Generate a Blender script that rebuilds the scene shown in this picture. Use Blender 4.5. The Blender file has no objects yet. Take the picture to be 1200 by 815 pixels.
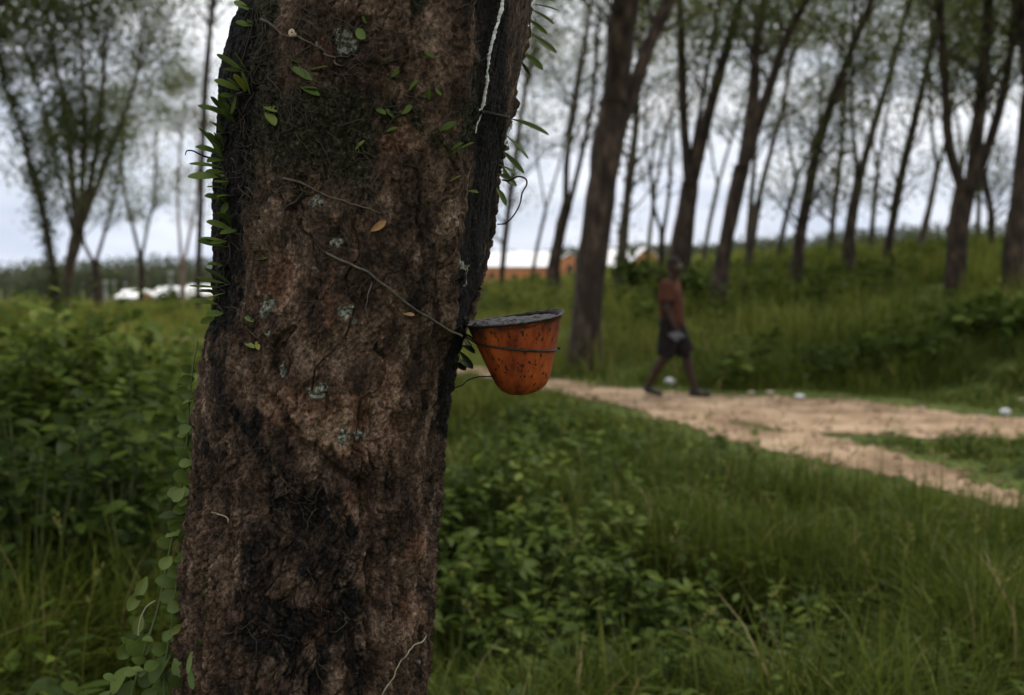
import bpy, bmesh, math, random
import numpy as np
from mathutils import Vector, Matrix, Euler
from mathutils.bvhtree import BVHTree

R = math.radians
S = bpy.context.scene
COL = S.collection

# ------------------------------------------------------------------ camera
FPX, CX, CY = 1167.0, 600.0, 407.5            # photograph is 1200 x 815, 35 mm lens
CAMZ = 1.5
PITCH = math.atan((CY - 325.0) / FPX)          # true horizon sits at pixel row 325
cd = bpy.data.cameras.new('camera')
cam = bpy.data.objects.new('camera', cd)
COL.objects.link(cam)
cam.location = (0, 0, CAMZ)
cam.rotation_euler = (R(90) - PITCH, 0, 0)
cd.sensor_width = 36.0
cd.lens = 35.0
cd.clip_start = 0.05
cd.clip_end = 3000
cd.dof.use_dof = True
cd.dof.focus_distance = 1.31
cd.dof.aperture_fstop = 4.0
S.camera = cam

# ------------------------------------------------------------------ sky, sun, exposure
SUN_EL, SUN_AZ = R(57), R(38)                  # azimuth clockwise from +Y : ahead of the camera, to its right
w = bpy.data.worlds.new('World')
S.world = w
w.use_nodes = True
nt = w.node_tree
nt.nodes.clear()
out = nt.nodes.new('ShaderNodeOutputWorld')
bg = nt.nodes.new('ShaderNodeBackground')
bg.inputs['Strength'].default_value = 0.1
sky = nt.nodes.new('ShaderNodeTexSky')
sky.sky_type = 'NISHITA'
sky.sun_disc = False
sky.sun_elevation = SUN_EL
sky.sun_rotation = SUN_AZ
sky.air_density = 1.2
sky.dust_density = 2.5
tc = nt.nodes.new('ShaderNodeTexCoord')
mp = nt.nodes.new('ShaderNodeMapping')
mp.inputs['Scale'].default_value = (1.6, 1.6, 6.5)
n1 = nt.nodes.new('ShaderNodeTexNoise')
n1.inputs['Scale'].default_value = 2.0
n1.inputs['Detail'].default_value = 7
n1.inputs['Roughness'].default_value = 0.55
rp = nt.nodes.new('ShaderNodeValToRGB')
rp.color_ramp.elements[0].position = 0.30
rp.color_ramp.elements[0].color = (0.80, 0.80, 0.80, 1)
rp.color_ramp.elements[1].position = 0.62
rp.color_ramp.elements[1].color = (1, 1, 1, 1)
n2 = nt.nodes.new('ShaderNodeTexNoise')
n2.inputs['Scale'].default_value = 3.2
n2.inputs['Detail'].default_value = 5
cl = nt.nodes.new('ShaderNodeValToRGB')       # cloud brightness: grey bellies, white tops
cl.color_ramp.elements[0].position = 0.3
cl.color_ramp.elements[0].color = (7.0, 7.5, 8.5, 1)
cl.color_ramp.elements[1].position = 0.68
cl.color_ramp.elements[1].color = (11.0, 10.9, 10.9, 1)
mx = nt.nodes.new('ShaderNodeMixRGB')
L = nt.links.new
L(tc.outputs['Generated'], mp.inputs['Vector'])
L(mp.outputs['Vector'], n1.inputs['Vector'])
L(mp.outputs['Vector'], n2.inputs['Vector'])
L(n1.outputs['Fac'], rp.inputs['Fac'])
L(n2.outputs['Fac'], cl.inputs['Fac'])
L(rp.outputs['Color'], mx.inputs['Fac'])
L(sky.outputs['Color'], mx.inputs['Color1'])
sx = nt.nodes.new('ShaderNodeSeparateXYZ')
hz = nt.nodes.new('ShaderNodeValToRGB')       # the cloud sheet is thinner and bluer low down
hz.color_ramp.elements[0].position = 0.0
hz.color_ramp.elements[0].color = (0.66, 0.71, 0.80, 1)
hz.color_ramp.elements[1].position = 0.24
hz.color_ramp.elements[1].color = (1, 1, 1, 1)
hm = nt.nodes.new('ShaderNodeMixRGB')
hm.blend_type = 'MULTIPLY'
hm.inputs['Fac'].default_value = 1
L(tc.outputs['Generated'], sx.inputs[0])
L(sx.outputs['Z'], hz.inputs['Fac'])
L(cl.outputs['Color'], hm.inputs['Color1'])
L(hz.outputs['Color'], hm.inputs['Color2'])
L(hm.outputs['Color'], mx.inputs['Color2'])
L(mx.outputs['Color'], bg.inputs['Color'])
L(bg.outputs['Background'], out.inputs['Surface'])

sd = bpy.data.lights.new('sun', 'SUN')
sd.energy = 2.6
sd.angle = R(12)
sd.color = (1.0, 0.93, 0.80)
sun = bpy.data.objects.new('sun', sd)
COL.objects.link(sun)
sdir = Vector((math.sin(SUN_AZ) * math.cos(SUN_EL), math.cos(SUN_AZ) * math.cos(SUN_EL), math.sin(SUN_EL)))
sun.rotation_euler = sdir.to_track_quat('Z', 'Y').to_euler()

vs = S.view_settings
vs.view_transform = 'Standard'
vs.look = 'None'
vs.gamma = 1
vs.exposure = 0.35
vs.use_curve_mapping = False
S.cycles.use_denoising = True
S.cycles.max_bounces = 8
S.cycles.transparent_max_bounces = 8

# ------------------------------------------------------------------ helpers
def rng_(seed):
    return np.random.default_rng(seed)

cp, sp = math.cos(PITCH), math.sin(PITCH)
def at(px, py, Y):
    """world point seen at a pixel of the photograph, at distance Y in front of the camera"""
    u = (px - CX) / FPX
    v = (CY - py) / FPX
    d = np.array([u, cp + sp * v, -sp + cp * v])
    return np.array([0, 0, CAMZ]) + d * (Y / d[1])

def proj(P):
    q = P - np.array([0, 0, CAMZ])
    f = q[..., 1] * cp - q[..., 2] * sp
    v = q[..., 1] * sp + q[..., 2] * cp
    return CX + FPX * q[..., 0] / f, CY - FPX * v / f

def _hash(ix, iy, iz, seed):
    h = (ix * 374761393 + iy * 668265263 + iz * 1274126177 + seed * 974634541) & 0xFFFFFFFF
    h = ((h ^ (h >> 13)) * 1274126177) & 0xFFFFFFFF
    h = ((h ^ (h >> 16)) * 2246822519) & 0xFFFFFFFF
    return ((h ^ (h >> 15)) & 0xFFFFFF) / float(0xFFFFFF)

def vnoise(x, y, z, seed=0):
    x, y, z = np.broadcast_arrays(np.asarray(x, float), np.asarray(y, float), np.asarray(z, float))
    xi, yi, zi = np.floor(x).astype(np.int64), np.floor(y).astype(np.int64), np.floor(z).astype(np.int64)
    fx, fy, fz = x - xi, y - yi, z - zi
    fx, fy, fz = [t * t * t * (t * (t * 6 - 15) + 10) for t in (fx, fy, fz)]
    r = 0
    for a in (0, 1):
        for b in (0, 1):
            for c in (0, 1):
                wgt = (fx if a else 1 - fx) * (fy if b else 1 - fy) * (fz if c else 1 - fz)
                r = r + wgt * _hash(xi + a, yi + b, zi + c, seed)
    return r

def fbm(x, y, z=0.0, seed=0, octaves=4, gain=0.5):
    a, s, r = 1.0, 0.0, 0.0
    f = 1.0
    for o in range(octaves):
        r = r + a * vnoise(np.asarray(x) * f, np.asarray(y) * f, np.asarray(z) * f, seed + o * 17)
        s += a
        a *= gain
        f *= 2.03
    return r / s

def voro(x, y, seed=0):
    xi, yi = np.floor(x).astype(np.int64), np.floor(y).astype(np.int64)
    d1 = np.full(x.shape, 9.0)
    d2 = np.full(x.shape, 9.0)
    cid = np.zeros(x.shape)
    for a in (-1, 0, 1):
        for b in (-1, 0, 1):
            hx = _hash(xi + a, yi + b, 0 * xi, seed)
            hy = _hash(xi + a, yi + b, 0 * xi + 5, seed)
            d = np.hypot(xi + a + hx - x, yi + b + hy - y)
            new = d < d1
            d2 = np.where(new, d1, np.minimum(d2, d))
            cid = np.where(new, hx, cid)
            d1 = np.where(new, d, d1)
    return d1, d2, cid

def sstep(a, b, x):
    t = np.clip((np.asarray(x, float) - a) / (b - a), 0, 1)
    return t * t * (3 - 2 * t)

def seg_dist(px, py, poly):
    """distance of points to a polyline, plus the running parameter (0..1)"""
    best = np.full(np.shape(px), 1e9)
    par = np.zeros(np.shape(px))
    n = len(poly) - 1
    for i in range(n):
        ax, ay = poly[i][:2]
        bx, by = poly[i + 1][:2]
        dx, dy = bx - ax, by - ay
        t = np.clip(((px - ax) * dx + (py - ay) * dy) / (dx * dx + dy * dy + 1e-12), 0, 1)
        d = np.hypot(px - ax - t * dx, py - ay - t * dy)
        m = d < best
        best = np.where(m, d, best)
        par = np.where(m, (i + t) / n, par)
    return best, par

def tag(o, label=None, cat=None, group=None, kind=None):
    if label: o['label'] = label
    if cat: o['category'] = cat
    if group: o['group'] = group
    if kind: o['kind'] = kind
    return o

def empty(name, loc=(0, 0, 0), rot=(0, 0, 0)):
    o = bpy.data.objects.new(name, None)
    o.empty_display_size = 0.1
    o.location = loc
    o.rotation_euler = rot
    COL.objects.link(o)
    return o

def mk(name, v, f, mat, parent=None, smooth=True, attrs=None, colors=None, world=True, mat_idx=None):
    """v: (n,3) array in world space; f: list of (m,k) index arrays; linked as one mesh object"""
    v = np.asarray(v, float)
    if parent is not None and world:
        v = v - np.array(parent.matrix_basis.translation)
    me = bpy.data.meshes.new(name)
    if isinstance(f, np.ndarray):
        f = [f]
    loops = np.concatenate([np.asarray(a, np.int32).ravel() for a in f])
    sizes = np.concatenate([np.full(len(a), np.asarray(a).shape[1], np.int32) for a in f])
    starts = np.concatenate([[0], np.cumsum(sizes)[:-1]]).astype(np.int32)
    me.vertices.add(len(v))
    me.vertices.foreach_set('co', v.astype(np.float32).ravel())
    me.loops.add(len(loops))
    me.loops.foreach_set('vertex_index', loops)
    me.polygons.add(len(sizes))
    me.polygons.foreach_set('loop_start', starts)
    me.polygons.foreach_set('loop_total', sizes)
    mats = mat if isinstance(mat, (list, tuple)) else [mat]
    for m in mats:
        me.materials.append(m)
    if mat_idx is not None:
        me.polygons.foreach_set('material_index', np.asarray(mat_idx, np.int32))
    me.update(calc_edges=True)
    me.validate()
    me.polygons.foreach_set('use_smooth', np.full(len(me.polygons), smooth))
    for k, a in (attrs or {}).items():
        at_ = me.attributes.new(k, 'FLOAT', 'POINT')
        at_.data.foreach_set('value', np.asarray(a, np.float32))
    for k, a in (colors or {}).items():
        at_ = me.attributes.new(k, 'FLOAT_COLOR', 'POINT')
        at_.data.foreach_set('color', np.asarray(a, np.float32).ravel())
    o = bpy.data.objects.new(name, me)
    COL.objects.link(o)
    if parent is not None:
        o.parent = parent
    return o

class Acc:
    """collects pieces of geometry for ONE mesh object"""
    def __init__(s):
        s.v, s.q, s.t, s.a, s.n = [], [], [], [], 0
    def add(s, v, f, a=None):
        v = np.asarray(v, float)
        f = np.asarray(f, np.int64)
        (s.q if f.shape[1] == 4 else s.t).append(f + s.n)
        s.v.append(v)
        s.a.append(np.full(len(v), 0.5) if a is None else np.broadcast_to(np.asarray(a, float), (len(v),)))
        s.n += len(v)
    def build(s, name, mat, parent=None, smooth=True):
        fs = []
        if s.q: fs.append(np.concatenate(s.q))
        if s.t: fs.append(np.concatenate(s.t))
        return mk(name, np.concatenate(s.v), fs, mat, parent, smooth, {'tint': np.concatenate(s.a)})

def unit(v):
    v = np.asarray(v, float)
    return v / (np.linalg.norm(v, axis=-1, keepdims=True) + 1e-12)

def tube(pts, rad, sides=8, cap=True, wob=0.0, seed=0):
    pts = np.asarray(pts, float)
    n = len(pts)
    rad = np.broadcast_to(np.asarray(rad, float), (n,))
    tan = unit(np.gradient(pts, axis=0))
    ref = np.array([0.0, 1.0, 0.0]) if abs(tan[0][1]) < 0.8 else np.array([1.0, 0, 0])
    vs_ = []
    a = np.linspace(0, 2 * math.pi, sides, endpoint=False)
    for i in range(n):
        s_ = unit(np.cross(tan[i], ref))
        ref = np.cross(s_, tan[i])
        ring = pts[i] + rad[i] * (np.outer(np.cos(a), s_) + np.outer(np.sin(a), ref))
        if wob:
            ring = ring + (ring - pts[i]) * wob * (vnoise(np.cos(a) * 2, np.sin(a) * 2, pts[i][2] * 2.3, seed)[:, None] * 2 - 1)
        vs_.append(ring)
    v = np.concatenate(vs_)
    i = np.arange(n - 1)[:, None] * sides
    j = np.arange(sides)[None, :]
    j2 = (j + 1) % sides
    f = np.stack([i + j, i + sides + j, i + sides + j2, i + j2], -1).reshape(-1, 4)
    if cap:
        v = np.concatenate([v, pts[:1], pts[-1:]])
        c0, c1 = n * sides, n * sides + 1
        jj = np.arange(sides)
        f0 = np.stack([np.full(sides, c0), (jj + 1) % sides, jj, jj], -1)
        f1 = np.stack([np.full(sides, c1), (n - 1) * sides + jj, (n - 1) * sides + (jj + 1) % sides, (n - 1) * sides + (jj + 1) % sides], -1)
        return v, f, np.concatenate([f0[:, :3], f1[:, :3]])
    return v, f, np.zeros((0, 3), np.int64)

def add_tube(acc, pts, rad, sides=8, a=None, wob=0.0, seed=0):
    v, q, t = tube(pts, rad, sides, True, wob, seed)
    n0 = acc.n
    acc.add(v, q, a)
    if len(t):
        acc.t.append(t + n0)

def smooth_poly(pts, n=24):
    """Catmull-Rom through the points"""
    p = np.asarray(pts, float)
    p = np.concatenate([[2 * p[0] - p[1]], p, [2 * p[-1] - p[-2]]])
    m = len(p) - 3
    res = []
    for t in np.linspace(0, m - 1e-6, n):
        i = int(t)
        u = t - i
        a, b, c, d = p[i:i + 4]
        res.append(0.5 * ((2 * b) + (c - a) * u + (2 * a - 5 * b + 4 * c - d) * u * u + (3 * b - a - 3 * c + d) * u ** 3))
    return np.array(res)

def diamonds(base, dir_, nrm, length, width):
    """one small leaf face each: (n,4,3)"""
    side = unit(np.cross(dir_, nrm))
    mid = base + dir_ * (length * 0.48)[:, None]
    v = np.stack([base, mid + side * (width * 0.5)[:, None], base + dir_ * length[:, None], mid - side * (width * 0.5)[:, None]], 1)
    n = len(base)
    return v.reshape(-1, 3), np.arange(n * 4).reshape(n, 4)

def leaves(base, dir_, nrm, length, width, droop=0.25, fold=0.18, levels=(0.12, 0.85, 1.0, 0.62, 0.03)):
    """curved, folded leaves: 3 vertices per level"""
    n = len(base)
    dir_ = unit(dir_)
    side = unit(np.cross(dir_, nrm))
    up = np.cross(side, dir_)
    k = len(levels)
    length = np.broadcast_to(np.asarray(length, float), (n,))
    width = np.broadcast_to(np.asarray(width, float), (n,))
    droop = np.broadcast_to(np.asarray(droop, float), (n,))
    rows = []
    for i, lw in enumerate(levels):
        t = i / (k - 1)
        c = base + dir_ * (length * t)[:, None] - up * (droop * length * t * t)[:, None]
        wv = side * (width * 0.5 * lw)[:, None]
        lift = up * (width * 0.5 * lw * fold)[:, None]
        rows.append(np.stack([c - wv + lift, c, c + wv + lift], 1))
    v = np.stack(rows, 1).reshape(-1, 3)
    b = (np.arange(n) * k * 3)[:, None, None]
    i = (np.arange(k - 1) * 3)[None, :, None]
    j = np.arange(2)[None, None, :]
    q = np.stack([b + i + j, b + i + j + 1, b + i + j + 4, b + i + j + 3], -1).reshape(-1, 4)
    return v, q

def blades(base, height, width, az, bend, levels=4):
    n = len(base)
    dx = np.stack([np.cos(az), np.sin(az), 0 * az], 1)
    sx = np.stack([-np.sin(az), np.cos(az), 0 * az], 1)
    rows = []
    for i in range(levels):
        t = i / (levels - 1)
        lift = t - bend * 0.55 * t ** 2.4
        c = base + dx * (height * bend * t * t * 0.9)[:, None] + np.array([0, 0, 1.0]) * (height * lift)[:, None]
        ww = width * (1 - t ** 1.6) * 0.5 + 0.0004
        rows.append(np.stack([c - sx * ww[:, None], c + sx * ww[:, None]], 1))
    v = np.stack(rows, 1).reshape(-1, 3)
    b = (np.arange(n) * levels * 2)[:, None]
    i = (np.arange(levels - 1) * 2)[None, :]
    q = np.stack([b + i, b + i + 1, b + i + 3, b + i + 2], -1).reshape(-1, 4)
    return v, q

# ------------------------------------------------------------------ materials
def new_mat(name):
    m = bpy.data.materials.new(name)
    m.use_nodes = True
    n = m.node_tree
    n.nodes.clear()
    o = n.nodes.new('ShaderNodeOutputMaterial')
    return m, n, o

def node(n, kind, **kw):
    x = n.nodes.new(kind)
    for k, v in kw.items():
        x.inputs[k].default_value = v
    return x

def ramp(n, fac, stops):
    r = n.nodes.new('ShaderNodeValToRGB')
    e = r.color_ramp.elements
    while len(e) < len(stops):
        e.new(0.5)
    for i, (p, c) in enumerate(stops):
        e[i].position = p
        e[i].color = (c[0], c[1], c[2], 1)
    n.links.new(fac, r.inputs['Fac'])
    return r.outputs['Color']

def foliage(name, stops, translucent=0.35, gloss=0.12, rough=0.45, patch=0.0):
    """leaf colour by each leaf's own tint; light passes through the blade"""
    m, n, o = new_mat(name)
    a = n.nodes.new('ShaderNodeAttribute')
    a.attribute_name = 'tint'
    fac = a.outputs['Fac']
    c = ramp(n, fac, stops)
    d = node(n, 'ShaderNodeBsdfDiffuse')
    t = node(n, 'ShaderNodeBsdfTranslucent')
    g = node(n, 'ShaderNodeBsdfGlossy', Roughness=rough)
    g.inputs['Color'].default_value = (0.7, 0.75, 0.7, 1)
    m1 = node(n, 'ShaderNodeMixShader', Fac=translucent)
    m2 = node(n, 'ShaderNodeMixShader')
    m2.inputs['Fac'].default_value = gloss
    n.links.new(c, d.inputs['Color'])
    n.links.new(c, t.inputs['Color'])
    n.links.new(d.outputs[0], m1.inputs[1])
    n.links.new(t.outputs[0], m1.inputs[2])
    n.links.new(m1.outputs[0], m2.inputs[1])
    n.links.new(g.outputs[0], m2.inputs[2])
    n.links.new(m2.outputs[0], o.inputs['Surface'])
    return m

def surface(name, stops, scale=8.0, rough=0.8, bump=0.3, bump_scale=None, detail=6, stretch=(1, 1, 1), spec=0.3, metallic=0.0, bump_dist=0.01):
    m, n, o = new_mat(name)
    tc = n.nodes.new('ShaderNodeTexCoord')
    mp = node(n, 'ShaderNodeMapping', Scale=stretch)
    no = node(n, 'ShaderNodeTexNoise', Scale=scale, Detail=detail, Roughness=0.6)
    p = node(n, 'ShaderNodeBsdfPrincipled', Roughness=rough, Metallic=metallic)
    p.inputs['Specular IOR Level'].default_value = spec
    n.links.new(tc.outputs['Object'], mp.inputs['Vector'])
    n.links.new(mp.outputs['Vector'], no.inputs['Vector'])
    c = ramp(n, no.outputs['Fac'], stops)
    n.links.new(c, p.inputs['Base Color'])
    if bump:
        n2 = node(n, 'ShaderNodeTexNoise', Scale=bump_scale or scale * 3, Detail=5.0)
        n.links.new(mp.outputs['Vector'], n2.inputs['Vector'])
        b = node(n, 'ShaderNodeBump', Strength=bump, Distance=bump_dist)
        n.links.new(n2.outputs['Fac'], b.inputs['Height'])
        n.links.new(b.outputs['Normal'], p.inputs['Normal'])
    n.links.new(p.outputs['BSDF'], o.inputs['Surface'])
    return m

M = {}
M['grass'] = foliage('grass_blades', [(0.0, (0.022, 0.034, 0.006)), (0.45, (0.056, 0.078, 0.010)), (0.8, (0.125, 0.148, 0.020)), (0.96, (0.21, 0.215, 0.05)), (1.0, (0.26, 0.20, 0.09))], 0.35, 0.010, 0.5)
M['weed'] = foliage('broad_leaves', [(0.0, (0.024, 0.040, 0.009)), (0.5, (0.052, 0.082, 0.012)), (0.9, (0.112, 0.150, 0.022)), (1.0, (0.16, 0.19, 0.045))], 0.3, 0.010, 0.5)
M['crown'] = foliage('tree_leaves', [(0.0, (0.036, 0.048, 0.012)), (0.5, (0.078, 0.098, 0.024)), (0.85, (0.128, 0.144, 0.038)), (1.0, (0.19, 0.17, 0.07))], 0.5, 0.010, 0.45)
M['forest'] = foliage('forest_leaves', [(0.0, (0.06, 0.072, 0.040)), (0.5, (0.085, 0.098, 0.055)), (1.0, (0.12, 0.13, 0.08))], 0.25, 0.01, 0.6)  # greyed so the leaf colour carries the distance haze
M['fern'] = foliage('fern_leaves', [(0.0, (0.026, 0.036, 0.014)), (0.5, (0.12, 0.175, 0.036)), (0.8, (0.21, 0.26, 0.065)), (1.0, (0.36, 0.31, 0.06))], 0.35, 0.018, 0.4)
M['bark'] = surface('tree_bark', [(0.3, (0.010, 0.007, 0.005)), (0.5, (0.036, 0.024, 0.016)), (0.72, (0.115, 0.078, 0.052))], 7.0, 0.9, 0.8, 14, stretch=(1, 1, 0.35), bump_dist=0.03)
M['pale_bark'] = surface('pale_tree_bark', [(0.3, (0.030, 0.022, 0.015)), (0.5, (0.075, 0.057, 0.040)), (0.72, (0.16, 0.125, 0.09))], 4.0, 0.9, 0.6, 12, stretch=(1, 1, 0.35), bump_dist=0.03)
M['pink_bark'] = surface('pinkish_tree_bark', [(0.3, (0.12, 0.08, 0.06)), (0.7, (0.28, 0.19, 0.15))], 3.0, 0.9, 0.5, 12, stretch=(1, 1, 0.4), bump_dist=0.03)
M['twig'] = surface('dry_twig', [(0.3, (0.035, 0.025, 0.017)), (0.7, (0.14, 0.105, 0.075))], 60.0, 0.85, 0.4, 150, bump_dist=0.001)
M['dark_twig'] = surface('dark_twig', [(0.3, (0.015, 0.012, 0.01)), (0.7, (0.05, 0.04, 0.03))], 60.0, 0.8, 0.4, 150, bump_dist=0.001)
M['stem'] = surface('green_stem', [(0.3, (0.05, 0.07, 0.02)), (0.7, (0.11, 0.12, 0.04))], 20.0, 0.7, 0.0)
M['pale_stem'] = surface('pale_dry_stem', [(0.3, (0.22, 0.20, 0.12)), (0.7, (0.38, 0.34, 0.22))], 40.0, 0.7, 0.0)
M['sand'] = None

# ------------------------------------------------------------------ terrain
MAIN_PATH = [(11.0, 6.6), (8.0, 8.3), (5.1, 9.75), (3.5, 10.55), (2.3, 11.4), (0.9, 13.1), (-0.7, 15.9), (-4.0, 20.2), (-8.5, 24.2), (-17.0, 28.0), (-40, 34)]
SIDE_PATH = [(1.5, 11.4), (1.95, 10.0), (2.55, 8.7), (2.95, 7.8), (3.2, 7.2), (3.5, 6.45), (4.2, 5.2), (6.0, 3.4)]

def path_mask(x, y):
    """> 0 on the bare sandy track"""
    nz = (fbm(x * 0.9, y * 0.9, 3.1, 5, 3) - 0.5) * 0.55 + (fbm(x * 4, y * 4, 1.1, 9, 2) - 0.5) * 0.22
    d, t1 = seg_dist(x, y, MAIN_PATH)
    w_ = np.interp(t1 * 10, [0, 1, 2, 3, 4, 5, 6, 10], [0.8, 0.72, 0.76, 1.40, 1.05, 0.58, 0.42, 0.5])
    d2, t2 = seg_dist(x, y, SIDE_PATH)
    w2 = np.interp(t2 * 7, [0, 1, 2, 3, 4, 5, 7], [0.25, 0.38, 0.42, 0.36, 0.31, 0.30, 0.3])
    return np.maximum(w_ - d + nz, w2 - d2 + nz * 0.55)

def height(x, y):
    x = np.asarray(x, float)
    y = np.asarray(y, float)
    s = (x - 1.15) * 0.73 + (y - 14.9) * 0.68
    hmax = np.interp(x, [-14, -6, 0, 5, 9, 16, 40], [0.0, 0.35, 0.92, 1.45, 2.35, 3.0, 4.2])
    e = np.maximum(s - 0.1, 0)
    bank = hmax * (1 - np.exp(-0.185 * e / np.maximum(hmax, 0.05))) * sstep(0, 2.0, e)
    far = np.maximum(y - 42, 0)
    drop = np.interp(x, [-20, -5, 2, 30], [0.024, 0.018, 0.006, 0.0]) * far
    drop = np.minimum(drop, 6.5)
    bumps = (fbm(x * 0.35, y * 0.35, 0.5, 21, 3) - 0.5) * 0.28 + (fbm(x * 1.3, y * 1.3, 0.5, 23, 2) - 0.5) * 0.10
    pm, _ = seg_dist(x, y, MAIN_PATH)
    near = sstep(0.6, 1.8, pm)
    return bank - drop + bumps * (0.25 + 0.75 * near)

def axis(breaks):
    a = []
    for (lo, hi, st) in breaks:
        a.append(np.arange(lo, hi, st))
    return np.unique(np.round(np.concatenate(a), 4))

gx = axis([(-700, -100, 60), (-100, -30, 5), (-30, -12, 0.8), (-12, 16, 0.28), (16, 40, 0.8), (40, 120, 5), (120, 701, 60)])
gy = axis([(-120, -10, 10), (-10, 1, 1), (1, 26, 0.28), (26, 60, 0.8), (60, 160, 4), (160, 360, 12), (360, 1200, 70)])
X, Y = np.meshgrid(gx, gy)
Z = height(X, Y)
nx, ny = len(gx), len(gy)
ii, jj = np.meshgrid(np.arange(ny - 1), np.arange(nx - 1), indexing='ij')
q = np.stack([ii * nx + jj, ii * nx + jj + 1, (ii + 1) * nx + jj + 1, (ii + 1) * nx + jj], -1).reshape(-1, 4)
m, n, o = new_mat('ground_soil_and_turf')
tc = n.nodes.new('ShaderNodeTexCoord')
na = node(n, 'ShaderNodeTexNoise', Scale=0.55, Detail=8.0, Roughness=0.65)
nb = node(n, 'ShaderNodeTexNoise', Scale=14.0, Detail=6.0, Roughness=0.7)
n.links.new(tc.outputs['Object'], na.inputs['Vector'])
n.links.new(tc.outputs['Object'], nb.inputs['Vector'])
c1 = ramp(n, na.outputs['Fac'], [(0.3, (0.045, 0.07, 0.018)), (0.5, (0.085, 0.12, 0.028)), (0.7, (0.13, 0.155, 0.045))])
c2 = ramp(n, nb.outputs['Fac'], [(0.35, (0.35, 0.38, 0.3)), (0.7, (1.1, 1.05, 0.95))])
mm = n.nodes.new('ShaderNodeMixRGB')
mm.blend_type = 'MULTIPLY'
mm.inputs['Fac'].default_value = 1
n.links.new(c1, mm.inputs['Color1'])
n.links.new(c2, mm.inputs['Color2'])
p = node(n, 'ShaderNodeBsdfPrincipled', Roughness=0.95)
p.inputs['Specular IOR Level'].default_value = 0.1
n.links.new(mm.outputs['Color'], p.inputs['Base Color'])
n.links.new(p.outputs[0], o.inputs['Surface'])
M['ground'] = m
g = mk('ground', np.stack([X, Y, Z], -1).reshape(-1, 3), q, M['ground'])
tag(g, 'uneven green ground rising to a low bank on the right', 'ground', kind='structure')

# the sandy track, a sheet laid over the ground
M['sand'] = surface('sandy_earth', [(0.34, (0.14, 0.093, 0.058)), (0.48, (0.26, 0.180, 0.115)), (0.66, (0.41, 0.303, 0.207))], 1.5, 0.95, 0.6, 22, detail=9, bump_dist=0.02, spec=0.1)
px_ = np.arange(-22, 12, 0.09)
py_ = np.arange(3.2, 30, 0.09)
PX, PY = np.meshgrid(px_, py_)
pm = path_mask(PX, PY)
keep = pm > 0
idx = -np.ones(PX.shape, int)
cell = keep[:-1, :-1] & keep[1:, :-1] & keep[:-1, 1:] & keep[1:, 1:]
used = np.zeros(PX.shape, bool)
used[:-1, :-1] |= cell; used[1:, :-1] |= cell; used[:-1, 1:] |= cell; used[1:, 1:] |= cell
idx[used] = np.arange(used.sum())
ci, cj = np.nonzero(cell)
q = np.stack([idx[ci, cj], idx[ci, cj + 1], idx[ci + 1, cj + 1], idx[ci + 1, cj]], -1)
# lie on the ground's own triangulated surface (bilinear in its grid) so the sheet never dips below it
def ground_z(x, y):
    i = np.clip(np.searchsorted(gx, x) - 1, 0, nx - 2)
    j = np.clip(np.searchsorted(gy, y) - 1, 0, ny - 2)
    u = (x - gx[i]) / (gx[i + 1] - gx[i])
    v = (y - gy[j]) / (gy[j + 1] - gy[j])
    return Z[j, i] * (1 - u) * (1 - v) + Z[j, i + 1] * u * (1 - v) + Z[j + 1, i] * (1 - u) * v + Z[j + 1, i + 1] * u * v
vx, vy = PX[used], PY[used]
vz = ground_z(vx, vy) + 0.012 + (fbm(vx * 3, vy * 3, 0.2, 31, 3) - 0.5) * 0.012
pth = mk('path', np.stack([vx, vy, vz], -1), q, M['sand'])
tag(pth, 'pale sandy footpath forking across the grass', 'path', kind='structure')

# ------------------------------------------------------------------ tree growing
def to_world(poly, d, slope, rng):
    """pixel polyline (px, py, width) -> world points and radii, drifting in depth"""
    pts, rad = [], []
    for k, (px, py, wd) in enumerate(poly):
        D = d + slope * k
        pts.append(at(px, py, D))
        rad.append(max(wd, 0.8) * 0.42 / FPX * D)
    return np.array(pts), np.array(rad)

def extend(pts, rad, length, rng, n=5):
    """carry a limb on above the picture, bending upright and thinning"""
    d = unit(pts[-1] - pts[-2])
    p, r = pts[-1].copy(), rad[-1]
    P, Q = list(pts), list(rad)
    for i in range(n):
        d = unit(d + np.array([rng.normal(0, .10), rng.normal(0, .10), 0.10]))
        p = p + d * length / n
        r = r * 0.74
        P.append(p.copy())
        Q.append(max(r, 0.008))
    return np.array(P), np.array(Q)

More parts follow.
